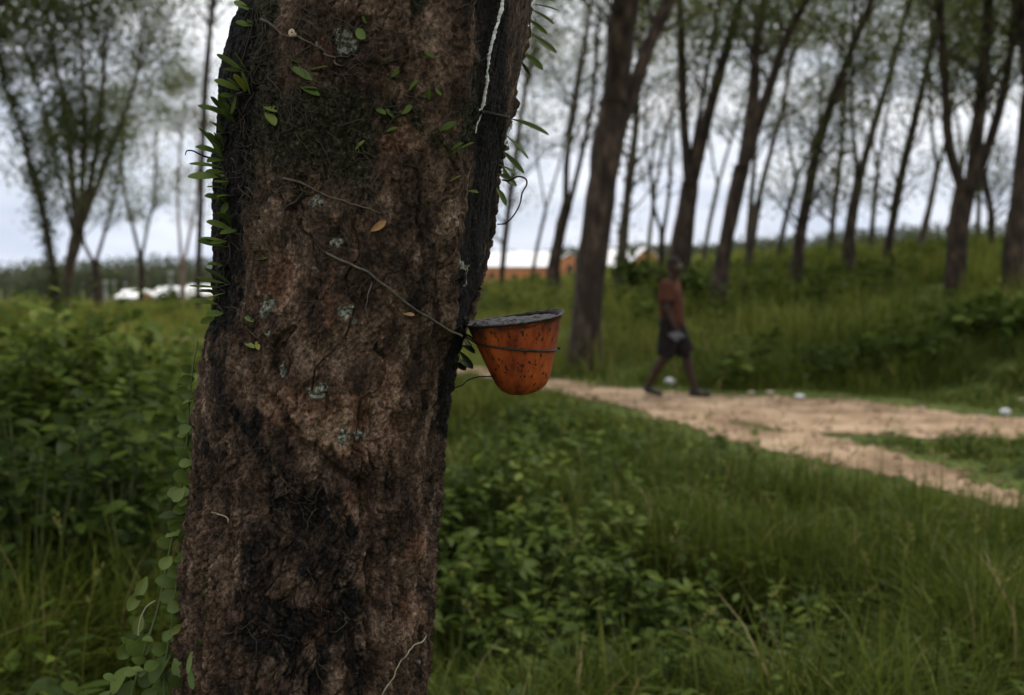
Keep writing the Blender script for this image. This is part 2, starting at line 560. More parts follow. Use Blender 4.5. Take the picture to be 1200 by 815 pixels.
def sprout(rng, limbs, n_br, n_leaf, size, blen, zmin, br, lf, tint=(0.2, 0.9), low=0.3, hang=0.5, spread=0.26):
    """side branches with drooping leaf sprays along the limbs"""
    lens = np.array([np.linalg.norm(np.diff(P, axis=0), axis=1).sum() for P, _ in limbs])
    for b in range(n_br):
        k = rng.choice(len(limbs), p=lens / lens.sum())
        P, Q = limbs[k]
        for tr in range(6):
            t = rng.uniform(low, 1.0) * (len(P) - 1)
            i = min(int(t), len(P) - 2)
            s0 = P[i] + (P[i + 1] - P[i]) * (t - i)
            if s0[2] > zmin: break
        else:
            continue
        ld = unit(P[i + 1] - P[i])
        az = rng.uniform(0, 2 * math.pi)
        d = unit(ld * 0.55 + np.array([math.cos(az), math.sin(az), 0.25]) * 0.8)
        Lb = blen * rng.uniform(0.5, 1.25)
        r0 = min(Q[i] * 0.45, 0.03)
        pts = [s0]
        for s_ in range(4):
            d = unit(d + np.array([rng.normal(0, .18), rng.normal(0, .18), rng.normal(0.05, .15)]))
            pts.append(pts[-1] + d * Lb / 4)
        pts = np.array(pts)
        add_tube(br, pts, np.linspace(r0, 0.004, 5), 4)
        nt_ = 4
        tip = []
        for j in range(nt_):
            t0 = rng.uniform(0.35, 1.0) * 4
            i0 = min(int(t0), 3)
            q0 = pts[i0] + (pts[i0 + 1] - pts[i0]) * (t0 - i0)
            a2 = rng.uniform(0, 2 * math.pi)
            dd = unit(d * 0.4 + np.array([math.cos(a2), math.sin(a2), 0.1]))
            q1 = q0 + dd * Lb * 0.3
            add_tube(br, np.array([q0, (q0 + q1) / 2 + [0, 0, .03], q1]), [0.006, 0.005, 0.003], 3)
            tip.append(q1)
        tip = np.array(tip)
        c = tip[rng.integers(0, nt_, n_leaf)] + rng.normal(0, 1, (n_leaf, 3)) * np.array([1, 1, 0.7]) * spread * Lb
        az = rng.uniform(0, 2 * math.pi, n_leaf)
        dirs = unit(np.stack([np.cos(az), np.sin(az), -hang - rng.uniform(0, .8, n_leaf)], 1))
        nr = unit(rng.normal(0, 1, (n_leaf, 3)) + np.array([0, 0, 0.8]))
        ln = size * rng.uniform(0.6, 1.25, n_leaf)
        v, f = diamonds(c, dirs, nr, ln, ln * 0.42)
        tt = np.clip(rng.uniform(*tint) + rng.normal(0, .13, n_leaf), 0, 1)
        lf.add(v, f, np.repeat(tt, 4))

def tree(label, d, trunk, limbs, n_br=58, n_leaf=170, size=0.105, blen=2.2, seed=1, bark='bark', ext=4.5, group='rubber trees of the plantation rows',
         tint=(0.1, 0.8), low=0.22, zmin=2.5, ivy=0, name='rubber_tree', spread=0.22):
    rng = rng_(seed)
    tp, tr = to_world(trunk, d, 0.0, rng)
    gz = float(ground_z(np.array([tp[0][0]]), np.array([tp[0][1]]))[0])
    # down to the ground with a root flare
    base = np.array([tp[0][0] - (tp[1][0] - tp[0][0]) * 0.15, tp[0][1], gz - 0.12])
    if base[2] > tp[0][2] - 0.1:
        base[2] = tp[0][2] - 0.3
    P = np.concatenate([[base], [base * 0.6 + tp[0] * 0.4], tp])
    Q = np.concatenate([[tr[0] * 1.3], [tr[0] * 1.08], tr])
    root = empty(name, (P[0][0], P[0][1], gz))
    tag(root, label, 'tree', group)
    ax = []
    if not limbs:
        P, Q = extend(P, Q, ext, rng)
    n_ = max(12, len(P) * 3)
    Ps = smooth_poly(P, n_)
    Qs = np.interp(np.linspace(0, len(Q) - 1, n_), np.arange(len(Q)), Q)
    a = Acc()
    add_tube(a, Ps, Qs, 12, None, 0.16, seed)
    a.build('trunk', M[bark], root)
    allp = [(Ps, Qs)] if not limbs else []
    lb = Acc()
    for k, lm in enumerate(limbs):
        lp, lr = to_world(lm, d, rng.uniform(-0.35, 0.35), rng)
        if np.linalg.norm(lp[0] - P[-1]) < 0.7:
            lr = np.minimum(lr, Q[-1] * 0.86)
            lp = np.concatenate([[P[-2] * .3 + P[-1] * .7], lp])
            lr = np.concatenate([[Q[-1] * .7], lr])
        lp, lr = extend(lp, lr, ext * rng.uniform(0.8, 1.15), rng)
        n_ = len(lp) * 2
        ls = smooth_poly(lp, n_)
        rs = np.interp(np.linspace(0, len(lr) - 1, n_), np.arange(len(lr)), lr)
        if n_br <= 16:
            add_tube(lb, ls, rs, 8, None, 0.12, seed + k)
        else:
            aa = Acc()
            add_tube(aa, ls, rs, 8, None, 0.12, seed + k)
            aa.build('limb', M[bark], root)
        allp.append((ls, rs))
    lf = Acc()
    sprout(rng, allp, n_br, n_leaf, size, blen, zmin, lb, lf, tint, low, spread=spread)
    if ivy:
        i0 = max(len(Ps) // 6, 1)
        c = Ps[rng.integers(i0, len(Ps), ivy)] + rng.normal(0, 1, (ivy, 3)) * np.array([tr[0] * 1.3, tr[0] * 1.3, 0.3])
        az = rng.uniform(0, 6.28, ivy)
        v, f = diamonds(c, unit(np.stack([np.cos(az), np.sin(az), -0.5 + 0 * az], 1)), unit(rng.normal(0, 1, (ivy, 3))), np.full(ivy, 0.16), np.full(ivy, 0.10))
        iv = Acc()
        iv.add(v, f, np.repeat(rng.uniform(0, .5, ivy), 4))
        iv.build('ivy', M['crown'], root)
    lb.build('branches', M[bark], root)
    lf.build('crown', M['crown'], root, smooth=False)
    return root

# ------------------------------------------------------------------ rubber trees behind, right of the tapped tree
tree('thick dark rubber tree just right of the orange cup, forking high up', 15.6,
     [(686, 392, 43), (691, 330, 41), (701, 250, 42), (713, 170, 44), (719, 120, 42)],
     [[(719, 120, 40), (725, 60, 42), (733, 0, 44), (744, -60, 38)], [(724, 150, 22), (742, 105, 22), (762, 50, 20), (784, 0, 18)]], seed=11, ext=5, n_br=60, zmin=4.6, n_leaf=170)
tree('Y forked rubber tree behind the walking person, left of the leaning two-limbed one', 23,
     [(797, 308, 30), (802, 260, 26), (808, 215, 24)],
     [[(807, 214, 15), (802, 150, 14), (799, 80, 12), (797, 0, 11)], [(811, 214, 18), (826, 150, 16), (845, 80, 14), (868, 0, 12)], [(812, 180, 7), (826, 100, 6), (840, 20, 5)]], seed=12)
tree('rubber tree leaning right with two long dark limbs, right of the walking person', 20,
     [(841, 342, 24), (847, 300, 21), (857, 250, 21), (870, 195, 22)],
     [[(870, 195, 16), (880, 130, 14), (886, 60, 12), (895, 0, 11)], [(873, 190, 17), (896, 120, 14), (918, 55, 12), (944, 0, 11)]], seed=13)
tree('slim pair-stemmed rubber tree just right of the leaning two-limbed tree', 30,
     [(878, 300, 13), (884, 260, 12), (890, 235, 11)],
     [[(889, 236, 8), (900, 190, 7), (916, 130, 6), (930, 60, 5)], [(876, 290, 9), (880, 240, 8), (884, 190, 7), (888, 120, 5)]], seed=14, bark='pale_bark')
tree('rubber tree on the bank whose single trunk sweeps right in one long curve', 24,
     [(934, 308, 17), (939, 270, 15), (948, 220, 15), (960, 165, 14), (980, 105, 13), (1003, 45, 11), (1022, 0, 10)], [], seed=15, n_br=75)
tree('thin straight rubber tree on the bank with a narrow bare trunk', 36,
     [(974, 288, 9), (977, 250, 8), (983, 200, 7), (988, 150, 6), (990, 90, 5)], [], seed=16, bark='pale_bark')
tree('dark rubber tree on the bank with a narrow uneven V fork', 27,
     [(995, 288, 17), (999, 250, 15), (1008, 200, 14)],
     [[(1006, 202, 7), (1000, 160, 6), (998, 90, 5), (1000, 20, 5)], [(1010, 200, 11), (1024, 150, 10), (1045, 80, 8), (1066, 0, 7)]], seed=17)
tree('rubber tree on the bank leaning right, left of the broad three-limbed tree', 28,
     [(1040, 292, 13), (1048, 250, 12), (1058, 200, 12), (1070, 150, 11), (1084, 90, 9), (1100, 20, 8)], [], seed=18)
tree('small pale rubber tree leaning right close behind the broad three-limbed tree', 38,
     [(1080, 282, 11), (1089, 245, 9), (1098, 200, 8)],
     [[(1098, 200, 6), (1092, 150, 5), (1088, 80, 4)], [(1099, 200, 6), (1112, 150, 5), (1122, 80, 4)]], seed=19, bark='pale_bark')
tree('broad dark rubber tree with three upswept limbs at the right of the bank', 20,
     [(1120, 318, 26), (1124, 270, 23), (1132, 222, 26)],
     [[(1128, 222, 15), (1113, 175, 14), (1108, 110, 12), (1104, 40, 11), (1100, 0, 10)], [(1137, 220, 19), (1146, 150, 17), (1154, 70, 15), (1160, 0, 13)],
      [(1140, 220, 15), (1162, 160, 14), (1180, 90, 12), (1192, 0, 11)]], seed=20, n_br=100)
tree('slender rubber tree bending left just right of the broad three-limbed tree', 31,
     [(1162, 276, 10), (1161, 245, 8), (1154, 205, 8), (1148, 150, 7), (1150, 80, 6)], [], seed=21)
tree('thick shadowy rubber tree cut by the right edge of the photo', 19,
     [(1187, 312, 30), (1194, 250, 26), (1202, 180, 25), (1208, 110, 24)],
     [[(1207, 112, 16), (1200, 60, 14), (1196, 0, 12)], [(1210, 110, 16), (1226, 60, 15), (1240, 0, 14)]], seed=22, n_br=75)
tree('dark forked rubber tree in front of the long white roof, beside the thick tree', 29,
     [(649, 318, 19), (655, 280, 17), (664, 240, 15)],
     [[(663, 240, 10), (664, 190, 8), (672, 130, 8), (684, 60, 7)], [(667, 240, 8), (680, 190, 7), (694, 120, 6), (700, 50, 5)]], seed=23)
tree('thin dark rubber tree against the white roof, nearest to the tapped trunk', 34,
     [(588, 326, 9), (592, 280, 8), (598, 230, 8), (606, 170, 7), (616, 100, 6)], [], seed=24)
tree('ivy covered rubber tree between the thick tree and the orange gable', 28,
     [(727, 316, 15), (731, 270, 13), (737, 215, 12), (744, 160, 10), (748, 90, 8)], [], seed=25, ivy=420, bark='pale_bark')
tree('small bare sapling with a clear Y fork standing above the walking person', 24,
     [(775, 318, 8), (776, 290, 8), (776, 272, 8)],
     [[(775, 272, 5), (766, 240, 5), (763, 205, 4), (767, 165, 3)], [(777, 272, 6), (783, 235, 5), (787, 190, 5), (788, 150, 3)]], seed=26, n_br=16, n_leaf=10, blen=0.6, ext=0.8)
# farther rows on the rise
FAR = [(622, 40, 5), (758, 50, 6), (824, 44, 6), (912, 42, 7), (1020, 42, 7), (1110, 44, 7), (1146, 50, 6), (1212, 42, 8)]
rf = rng_(77)
for k, (px, d, wd) in enumerate(FAR):
    x = at(px, 300, d)[0]
    gz = float(ground_z(np.array([x]), np.array([float(d)]))[0])
    y0 = 325 - (gz - CAMZ) / d * FPX
    ln = rf.uniform(2, 40)
    forks = [[(px + ln * .55, y0 - 95, wd * .6), (px + ln * .5 - rf.uniform(2, 12), y0 - 150, wd * .5), (px + ln * .5 - rf.uniform(8, 22), y0 - 210, wd * .4)],
             [(px + ln * .55, y0 - 95, wd * .7), (px + ln + rf.uniform(2, 10), y0 - 160, wd * .6), (px + ln + rf.uniform(10, 26), y0 - 220, wd * .4)]]
    tree('distant slim rubber tree in the farther rows along the rise', d,
         [(px, y0 - 4, wd * 1.15), (px + ln * .2, y0 - 45, wd), (px + ln * .55, y0 - 95, wd)], forks, n_br=44, n_leaf=150, size=0.14, blen=2.6, seed=200 + k,
         bark='pale_bark' if k % 3 else 'bark', group='distant rubber trees in the farther rows', ext=3.5, zmin=3.4)

# ------------------------------------------------------------------ trees left of the tapped tree
tree('leafy many-limbed tree left of the tapped trunk with a fan of upright pale limbs', 36,
     [(72, 372, 17), (78, 330, 15), (86, 292, 16), (92, 268, 16)],
     [[(90, 268, 9), (84, 220, 7), (78, 150, 6), (66, 80, 5)], [(92, 268, 9), (96, 215, 8), (99, 150, 7), (96, 60, 5)], [(94, 266, 10), (108, 205, 8), (116, 150, 7), (122, 70, 5)],
      [(94, 270, 8), (112, 222, 7), (136, 160, 6), (160, 90, 5)], [(88, 284, 7), (76, 230, 5), (60, 170, 5), (44, 100, 4)]], seed=41, n_br=190, n_leaf=190, size=0.17, blen=2.7, bark='pale_bark',
     group='trees left of the tapped trunk', low=0.22, tint=(0.1, 0.85), zmin=4, spread=0.23)
tree('ivy wrapped slanting tree at far left leaning to the left', 34,
     [(66, 368, 9), (64, 330, 9), (56, 280, 9), (46, 230, 8), (38, 200, 7), (24, 150, 5), (10, 110, 4)], [], seed=42, ivy=2400, n_br=60, group='trees left of the tapped trunk', size=0.14)
tree('small dark tree with a wide V fork next to the many-limbed leafy tree', 44,
     [(114, 358, 12), (113, 330, 10), (111, 308, 10)],
     [[(110, 308, 6), (98, 285, 5), (92, 250, 4), (86, 200, 3)], [(112, 308, 6), (121, 278, 5), (133, 235, 4), (142, 190, 3)]], seed=43, n_br=44, group='trees left of the tapped trunk', bark='bark', size=0.15)
tree('slim V-forked tree standing between the two small white roofs', 48,
     [(165, 352, 8), (166, 325, 8), (165, 302, 8)],
     [[(164, 302, 6), (158, 275, 5), (148, 235, 4), (144, 200, 3)], [(166, 302, 5), (172, 270, 4), (180, 235, 4), (182, 180, 3)]], seed=44, n_br=46, n_leaf=110, group='trees left of the tapped trunk', size=0.16, tint=(.4, .95), blen=1.9)
tree('pinkish twin-limbed tree closest to the fern covered side of the tapped trunk', 56,
     [(214, 350, 7), (214, 325, 7), (214, 312, 8)],
     [[(213, 312, 5), (210, 270, 4), (208, 220, 3), (212, 170, 3)], [(215, 312, 5), (222, 275, 4), (230, 235, 3), (232, 180, 3)]], seed=45, bark='pink_bark', n_br=46, n_leaf=110, group='trees left of the tapped trunk', size=0.18, tint=(.4, .95), blen=2.1)
tree('tall thin dark stemmed tree directly left of the upper ferns', 30,
     [(232, 352, 9), (233, 300, 8), (236, 220, 8), (239, 130, 8), (244, 60, 8), (250, -10, 7)], [], seed=46, n_br=60, n_leaf=150, low=0.5, group='trees left of the tapped trunk', zmin=5.5, size=0.14, blen=2.4)
tree('dark leafy tree hanging its branches in from the top left corner', 22,
     [(-90, 400, 24), (-88, 330, 22), (-84, 240, 20), (-80, 120, 18)],
     [[(-80, 120, 10), (-50, 60, 8), (-10, 10, 5), (30, -30, 4)], [(-80, 120, 12), (-74, 60, 9), (-60, 0, 7)], [(-80, 100, 7), (-30, 30, 5), (40, -20, 4), (110, -50, 3)], [(-80, 90, 7), (-20, -20, 5), (60, -60, 4), (150, -80, 3)]], seed=47,
     n_br=190, n_leaf=230, size=0.14, blen=2.1, ext=1.6, tint=(0.05, 0.6), low=0.3, zmin=5.2, group='trees left of the tapped trunk', spread=0.24)

# ------------------------------------------------------------------ far wood, one mass
def far_wood():
    rng = rng_(5)
    tr, lf = Acc(), Acc()
    spec = []
    for k in range(900):
        d = rng.uniform(235, 330)
        px = rng.uniform(-200, 1400)
        spec.append((px, d))
    for px, d in spec:
        x = at(px, 320, d)[0]
        gz = float(ground_z(np.array([x]), np.array([d]))[0])
        top_row = np.interp(px, [-200, 0, 130, 260, 420, 600, 780, 900, 1000, 1200, 1400], [312, 312, 306, 304, 300, 300, 291, 284, 272, 262, 258])
        top = CAMZ + (325 - top_row) / FPX * d + rng.normal(0, 0.9)
        h = max(top - gz, 5)
        add_tube(tr, np.array([[x, d, gz - .2], [x + rng.normal(0, .2), d, gz + h * .35], [x + rng.normal(0, .5), d, gz + h * .7]]), [0.26, 0.2, 0.1], 5)
        nl = 110
        c = np.array([x, d, gz + h * 0.62]) + rng.normal(0, 1, (nl, 3)) * np.array([1.7, 1.7, h * 0.2])
        c[:, 2] = np.minimum(c[:, 2], gz + h)
        v, f = diamonds(c, unit(rng.normal(0, 1, (nl, 3))), unit(rng.normal(0, 1, (nl, 3))), rng.uniform(.6, 1.3, nl), rng.uniform(.4, .8, nl))
        lf.add(v, f, np.repeat(np.clip(rng.uniform(.2, .8) + rng.normal(0, .15, nl), 0, 1), 4))
    v = np.concatenate(tr.v + lf.v)
    q = np.concatenate(tr.q + [a + tr.n for a in lf.q])
    t = np.concatenate(tr.t)
    tint = np.concatenate(tr.a + lf.a)
    nq = sum(len(a) for a in tr.q)
    mi = np.concatenate([np.zeros(nq), np.ones(len(q) - nq), np.zeros(len(t))])
    o = mk('forest', v, [q, t], [M['pale_bark'], M['forest']], smooth=False, attrs={'tint': tint}, mat_idx=mi)
    tag(o, 'hazy olive line of far woodland along the horizon', 'woodland', kind='stuff')
far_wood()

# ------------------------------------------------------------------ low buildings far off
M['roof'] = surface('white_sheet_roof', [(0.3, (0.72, 0.72, 0.72)), (0.7, (0.82, 0.82, 0.82))], 0.6, 0.5, 0.25, 2, stretch=(12, 0.3, 1))
M['orange_wall'] = surface('orange_wash_wall', [(0.3, (0.50, 0.19, 0.085)), (0.7, (0.60, 0.26, 0.12))], 0.8, 0.9, 0.2, 6)
M['white_wall'] = surface('white_wash_wall', [(0.3, (0.55, 0.53, 0.50)), (0.7, (0.70, 0.68, 0.65))], 0.8, 0.9, 0.2, 6)
M['dark_door'] = surface('dark_opening', [(0.3, (0.03, 0.028, 0.025)), (0.7, (0.06, 0.05, 0.045))], 2, 0.7, 0)
M['pole'] = surface('weathered_pole', [(0.3, (0.20, 0.20, 0.17)), (0.7, (0.34, 0.34, 0.30))], 2, 0.85, 0.2)

def box(acc, x0, x1, y0, y1, z0, z1):
    v = np.array([[x, y, z] for z in (z0, z1) for y in (y0, y1) for x in (x0, x1)], float)
    f = np.array([[0, 2, 3, 1], [4, 5, 7, 6], [0, 1, 5, 4], [2, 6, 7, 3], [0, 4, 6, 2], [1, 3, 7, 5]])
    acc.add(v, f)

def house(label, pxl, pxr, y_eave, y_ridge, d, wall, depth=7.0, gable=False, yaw=0.0, n_win=2):
    """gable=False: long side to the camera; True: gable end to the camera. Local frame: x along the front, y into the depth"""
    a_, b_ = at(pxl, y_eave, d), at(pxr, y_eave, d)
    zr = at(pxl, y_ridge, d)[2]
    ze = a_[2]
    cx = (a_[0] + b_[0]) / 2
    W = (b_[0] - a_[0])
    gz = float(height(np.array([cx]), np.array([d]))[0]) - 0.1
    gz = min(gz, ze - 2.2)
    root = empty('low_house', (cx, d, gz), (0, 0, yaw))
    tag(root, label, 'house', 'low houses far across the field')
    hw, e, rd = W / 2, ze - gz, zr - gz
    w_ = Acc()
    ov = 0.35
    r_ = Acc()
    if gable:
        v = np.array([[-hw, 0, -.3], [hw, 0, -.3], [hw, 0, e], [0, 0, rd], [-hw, 0, e], [-hw, depth, -.3], [hw, depth, -.3], [hw, depth, e], [0, depth, rd], [-hw, depth, e]], float)
        w_.add(v, np.array([[0, 1, 2, 4], [5, 9, 7, 6], [0, 4, 9, 5], [1, 6, 7, 2]]))
        w_.t.append(np.array([[4, 2, 3], [9, 8, 7]]))
        t = 0.12
        sl = (rd - e) / hw
        for s in (-1, 1):
            p = []
            for dz in (0.02, 0.02 + t):
                for yy in (-ov, depth + ov):
                    p += [[0, yy, rd + dz], [s * (hw + ov), yy, e - sl * ov + dz]]
            f = np.array([[0, 1, 3, 2], [4, 6, 7, 5], [0, 4, 5, 1], [2, 3, 7, 6], [1, 5, 7, 3], [0, 2, 6, 4]])
            r_.add(np.array(p), f)
    else:
        hd = depth / 2
        v = np.array([[-hw, 0, -.3], [hw, 0, -.3], [hw, depth, -.3], [-hw, depth, -.3], [-hw, 0, e], [hw, 0, e], [hw, depth, e], [-hw, depth, e], [-hw, hd, rd], [hw, hd, rd]], float)
        w_.add(v, np.array([[0, 1, 5, 4], [2, 3, 7, 6], [0, 4, 7, 3], [1, 2, 6, 5]]))
        w_.t.append(np.array([[4, 8, 7], [5, 6, 9]]))
        t = 0.12
        sl = (rd - e) / hd
        for s in (-1, 1):
            y1 = hd + s * (hd + ov)
            p = []
            for dz in (0.02, 0.02 + t):
                for xx in (-hw - ov, hw + ov):
                    p += [[xx, hd, rd + dz], [xx, y1, e - sl * ov + dz]]
            f = np.array([[0, 2, 3, 1], [4, 5, 7, 6], [0, 1, 5, 4], [2, 6, 7, 3], [1, 3, 7, 5], [0, 4, 6, 2]])
            r_.add(np.array(p), f)
    def bld(acc, name, mat):
        fs = [np.concatenate(acc.q)] + ([np.concatenate(acc.t)] if acc.t else [])
        return mk(name, np.concatenate(acc.v), fs, mat, root, smooth=False, world=False)
    bld(w_, 'wall', wall)
    bld(r_, 'roof', M['roof'])
    dr = Acc()
    box(dr, -0.45, 0.45, -0.05, 0.02, 0, min(2.0, e - .25))
    bld(dr, 'door', M['dark_door'])
    for k in range(n_win):
        xw = (-0.62 if k == 0 else 0.62) * hw
        ww = Acc()
        box(ww, xw - .4, xw + .4, -0.05, 0.02, e * .45, e * .45 + .8)
        bld(ww, 'window', M['dark_door'])
    return root

house('small low white roofed house with white wall, farthest left', 137, 160, 349, 341, 150, M['white_wall'])
house('orange gabled end of a low house beside the slim V-forked tree', 166, 180, 348, 342, 149, M['orange_wall'], gable=True, depth=4, n_win=0)
house('low long house with a white roof just behind a round green bush', 179, 213, 347, 337, 152, M['white_wall'])
house('white roofed house with orange wall half hidden by the trunk ferns', 216, 262, 345, 335, 156, M['orange_wall'])
house('longest white roofed house with orange wall between tapped trunk and dark forked tree', 560, 646, 312, 295, 150, M['orange_wall'])
house('orange gabled house partly hidden behind the thick dark rubber tree', 650, 686, 309, 297, 146, M['orange_wall'], gable=True, n_win=0)
house('white roofed house glimpsed between the thick tree and the ivy covered tree', 690, 736, 311, 292, 153, M['white_wall'])
house('house with wide orange gable and white roof left of the walking person', 743, 774, 304, 290, 148, M['orange_wall'], gable=True, n_win=0)

for label, px, y0, y1, wd in (('pale post rising above the long white roof in the left field', 200, 350, 320, 5.5),
                              ('grey post left of the farthest left house, leaning against nothing', 124, 358, 331, 4.5),
                              ('slim grey post right beside the farthest left house', 134, 358, 331, 3)):
    d = 140
    b, t = at(px, y0, d), at(px, y1, d)
    gz = float(height(np.array([b[0]]), np.array([float(d)]))[0])
    root = empty('utility_pole', (b[0], d, gz))
    tag(root, label.replace(', leaning against nothing', ', thicker of the pair'), 'pole', 'posts in the far field')
    a = Acc()
    rr = wd / 2 / FPX * d
    add_tube(a, np.array([[b[0], d, gz - .3], [b[0] + .02, d, (gz + t[2]) / 2], [b[0], d, t[2]]]), [rr, rr * .95, rr * .9], 10)
    a.build('shaft', M['pole'], root)
    a = Acc()
    add_tube(a, np.array([[b[0], d, t[2] - .05], [b[0], d, t[2] + .12], [b[0], d, t[2] + .2]]), [rr * 1.25, rr * 1.25, rr * .5], 10)
    a.build('cap', M['pole'], root)

# ------------------------------------------------------------------ the tapped rubber tree
ROWS = np.array([  # pixel row, left edge, right edge, distance of the axis
    (-20, 300, 634, 1.405), (0, 294, 629, 1.41), (74, 272, 619, 1.425), (110, 264, 612, 1.43), (140, 262, 605, 1.435), (191, 259, 592, 1.445), (258, 257, 584, 1.455),
    (300, 257, 579, 1.46), (343, 253, 569, 1.465), (376, 246, 560, 1.47), (400, 240, 546, 1.475), (439, 233, 541, 1.48), (490, 229, 531, 1.49),
    (560, 226, 525, 1.50), (600, 222, 521, 1.505), (673, 212, 514, 1.515), (750, 208, 508, 1.525), (815, 206, 504, 1.535), (850, 204, 503, 1.54)])
ctr = np.array([at((l + r) / 2, y, D) for y, l, r, D in ROWS])
rad = np.array([(r - l) / 2 / FPX * D * 0.985 * 0.99 for y, l, r, D in ROWS])
o_ = np.argsort(ctr[:, 2])
ctr, rad = ctr[o_], rad[o_]
# extend down to the ground and up to the fork
zz = np.concatenate([[-0.15, 0.02, 0.15, 0.45], ctr[:, 2], [2.3, 2.7, 3.1]])
lo, hi = ctr[0], ctr[-1]
sl = (ctr[-1] - ctr[0]) / (ctr[-1][2] - ctr[0][2])
cxs = np.concatenate([[lo[0] - .09, lo[0] - .085, lo[0] - .075, lo[0] - .045], ctr[:, 0], [hi[0] + sl[0] * .38, hi[0] + sl[0] * .75, hi[0] + sl[0] * 1.1]])
cys = np.concatenate([[lo[1] + .05, lo[1] + .05, lo[1] + .045, lo[1] + .03], ctr[:, 1], [hi[1] - .03, hi[1] - .04, hi[1] - .04]])
rds = np.concatenate([[.34, .31, .27, .215], rad, [.2, .18, .15]])

zs = np.concatenate([np.arange(-0.12, 0.86, 0.02), np.arange(0.86, 1.96, 0.0018), np.arange(1.96, 3.1, 0.02)])
th_front = np.linspace(R(-190), R(10), 520, endpoint=False)     # the side that faces the camera is -90 degrees
th_back = np.linspace(R(10), R(170), 64, endpoint=False)
th = np.concatenate([th_front, th_back])
TH, ZZ = np.meshgrid(th, zs)
CXg, CYg, RG = np.interp(ZZ, zz, cxs), np.interp(ZZ, zz, cys), np.interp(ZZ, zz, rds)
base = np.stack([CXg + RG * np.cos(TH), CYg + RG * np.sin(TH), ZZ], -1)
BPX, BPY = proj(base)
front = np.sin(TH) < 0.15
arc = TH * 0.2
nX, nY, nZ = np.cos(TH) * 0.2, np.sin(TH) * 0.2, ZZ

lump = (fbm(nX * 7, nY * 7, nZ * 5, 51, 3) - .5) * 0.020
ridge = 1 - np.abs(fbm(nX * 26 + nZ * 1.5, nY * 26, nZ * 5, 55, 4) * 2 - 1)
wx = arc + (fbm(nX * 14, nY * 14, nZ * 14, 60, 3) - .5) * 0.07
wz = ZZ + (fbm(nX * 14, nY * 14, nZ * 14, 66, 3) - .5) * 0.07
d1, d2, cid = voro(wx * 46, wz * 26, 70)
d3, d4, cid2 = voro(wx * 110 + 7, wz * 70, 74)
crack = 1 - sstep(0.0, 0.22, d2 - d1)
crack2 = 1 - sstep(0.0, 0.25, d4 - d3)
rough = fbm(nX * 45, nY * 45, nZ * 40, 80, 4) - .5
scab = sstep(0.52, 0.68, fbm(nX * 9 + 3, nY * 9, nZ * 7, 85, 3))      # zones of flaking, gnarled bark
low_zone = sstep(480, 640, BPY)
gnarl = np.clip(scab * 0.7 + low_zone * 0.9, 0, 1)
disp = lump + (ridge - .7) * 0.009 * (0.5 + gnarl) + (cid - .5) * 0.0045 * (0.3 + gnarl) - crack * 0.004 * (0.35 + gnarl) - crack2 * 0.0018 * (.4 + gnarl) + rough * 0.007 * (0.6 + gnarl)
mid_n = 1 - np.abs(fbm(nX * 75, nY * 75, nZ * 48, 86, 4) * 2 - 1)
patchy = 0.35 + 0.9 * fbm(nX * 12, nY * 12, nZ * 9, 88, 2)
fine = (fbm(nX * 170, nY * 170, nZ * 130, 90, 3) - .5) * 0.0062 * patchy - (mid_n - .75) * 0.0075 * patchy
disp = disp + fine

cvn = fbm(nX * 17 + (fbm(nX * 30, nY * 30, nZ * 24, 92, 2) - .5) * 1.2, nY * 17, nZ * 3.4, 93, 3)
vcrack = (1 - sstep(0.0, 0.030, np.abs(cvn - .5))) * sstep(.38, .58, fbm(nX * 10, nY * 10, nZ * 6, 97, 2))
cvn2 = fbm(nX * 38 + (fbm(nX * 50, nY * 50, nZ * 40, 192, 2) - .5) * 1.6, nY * 38, nZ * 9, 193, 3)
vcrack2 = (1 - sstep(0.0, 0.045, np.abs(cvn2 - .5))) * sstep(.40, .6, fbm(nX * 14, nY * 14, nZ * 9, 197, 2))
flake = sstep(.52, .56, fbm(nX * 22, nY * 22, nZ * 14, 198, 3)) * 0.0035
disp = disp - vcrack * 0.0075 - vcrack2 * 0.0038 + flake

def groove(poly, half, soft, jit=0.0, seed=1):
    d, t = seg_dist(BPX + (fbm(nX * 30, nY * 30, nZ * 30, seed, 3) - .5) * jit, BPY + (fbm(nX * 30, nY * 30, nZ * 30, seed + 3, 3) - .5) * jit, poly)
    return np.where(front, 1 - sstep(half, half + soft, d), 0)

# the smooth tapped panel on the right, a step below the old bark
panel_edge = np.interp(BPY, [-60, 0, 130, 250, 340, 385, 420], [556, 554, 551, 544, 540, 540, 552])
panel = np.where(front, sstep(0, 13, BPX - panel_edge + (fbm(nX * 40, nY * 40, nZ * 25, 101, 4) - .5) * 26), 0) * (1 - sstep(385, 410, BPY))
disp = disp * (1 - 0.72 * panel) - panel * 0.007
black_gully = groove([(575, -60), (571, 0), (563, 60), (560, 130), (553, 220), (548, 300), (552, 380)], 9, 10, 6, 111) * 0.006
diag = groove([(318, 470), (345, 505), (385, 545), (428, 572)], 2.5, 6, 7, 121)
vert = groove([(428, 560), (432, 640), (434, 720), (430, 815)], 3, 6, 9, 131)
split = groove([(470, 325), (480, 300), (492, 280)], 1.5, 4, 6, 141) + groove([(330, 405), (318, 430), (322, 400), (345, 385)], 1.5, 4, 5, 143) + groove([(462, 490), (460, 540), (456, 590)], 3, 5, 5, 145)
long_ = groove([(520, 300), (517, 400), (505, 520), (500, 640)], 3, 10, 10, 147)
upper = groove([(530, -20), (530, 60), (528, 130)], 1.2, 3, 4, 149)
disp = disp - black_gully - diag * 0.013 - vert * 0.014 - split * 0.009 - long_ * 0.007 - upper * 0.003
# lip of overgrown bark below the panel where the cup hangs
lip = groove([(530, 372), (545, 385), (548, 395)], 8, 14, 4, 151)
disp = disp + lip * 0.004
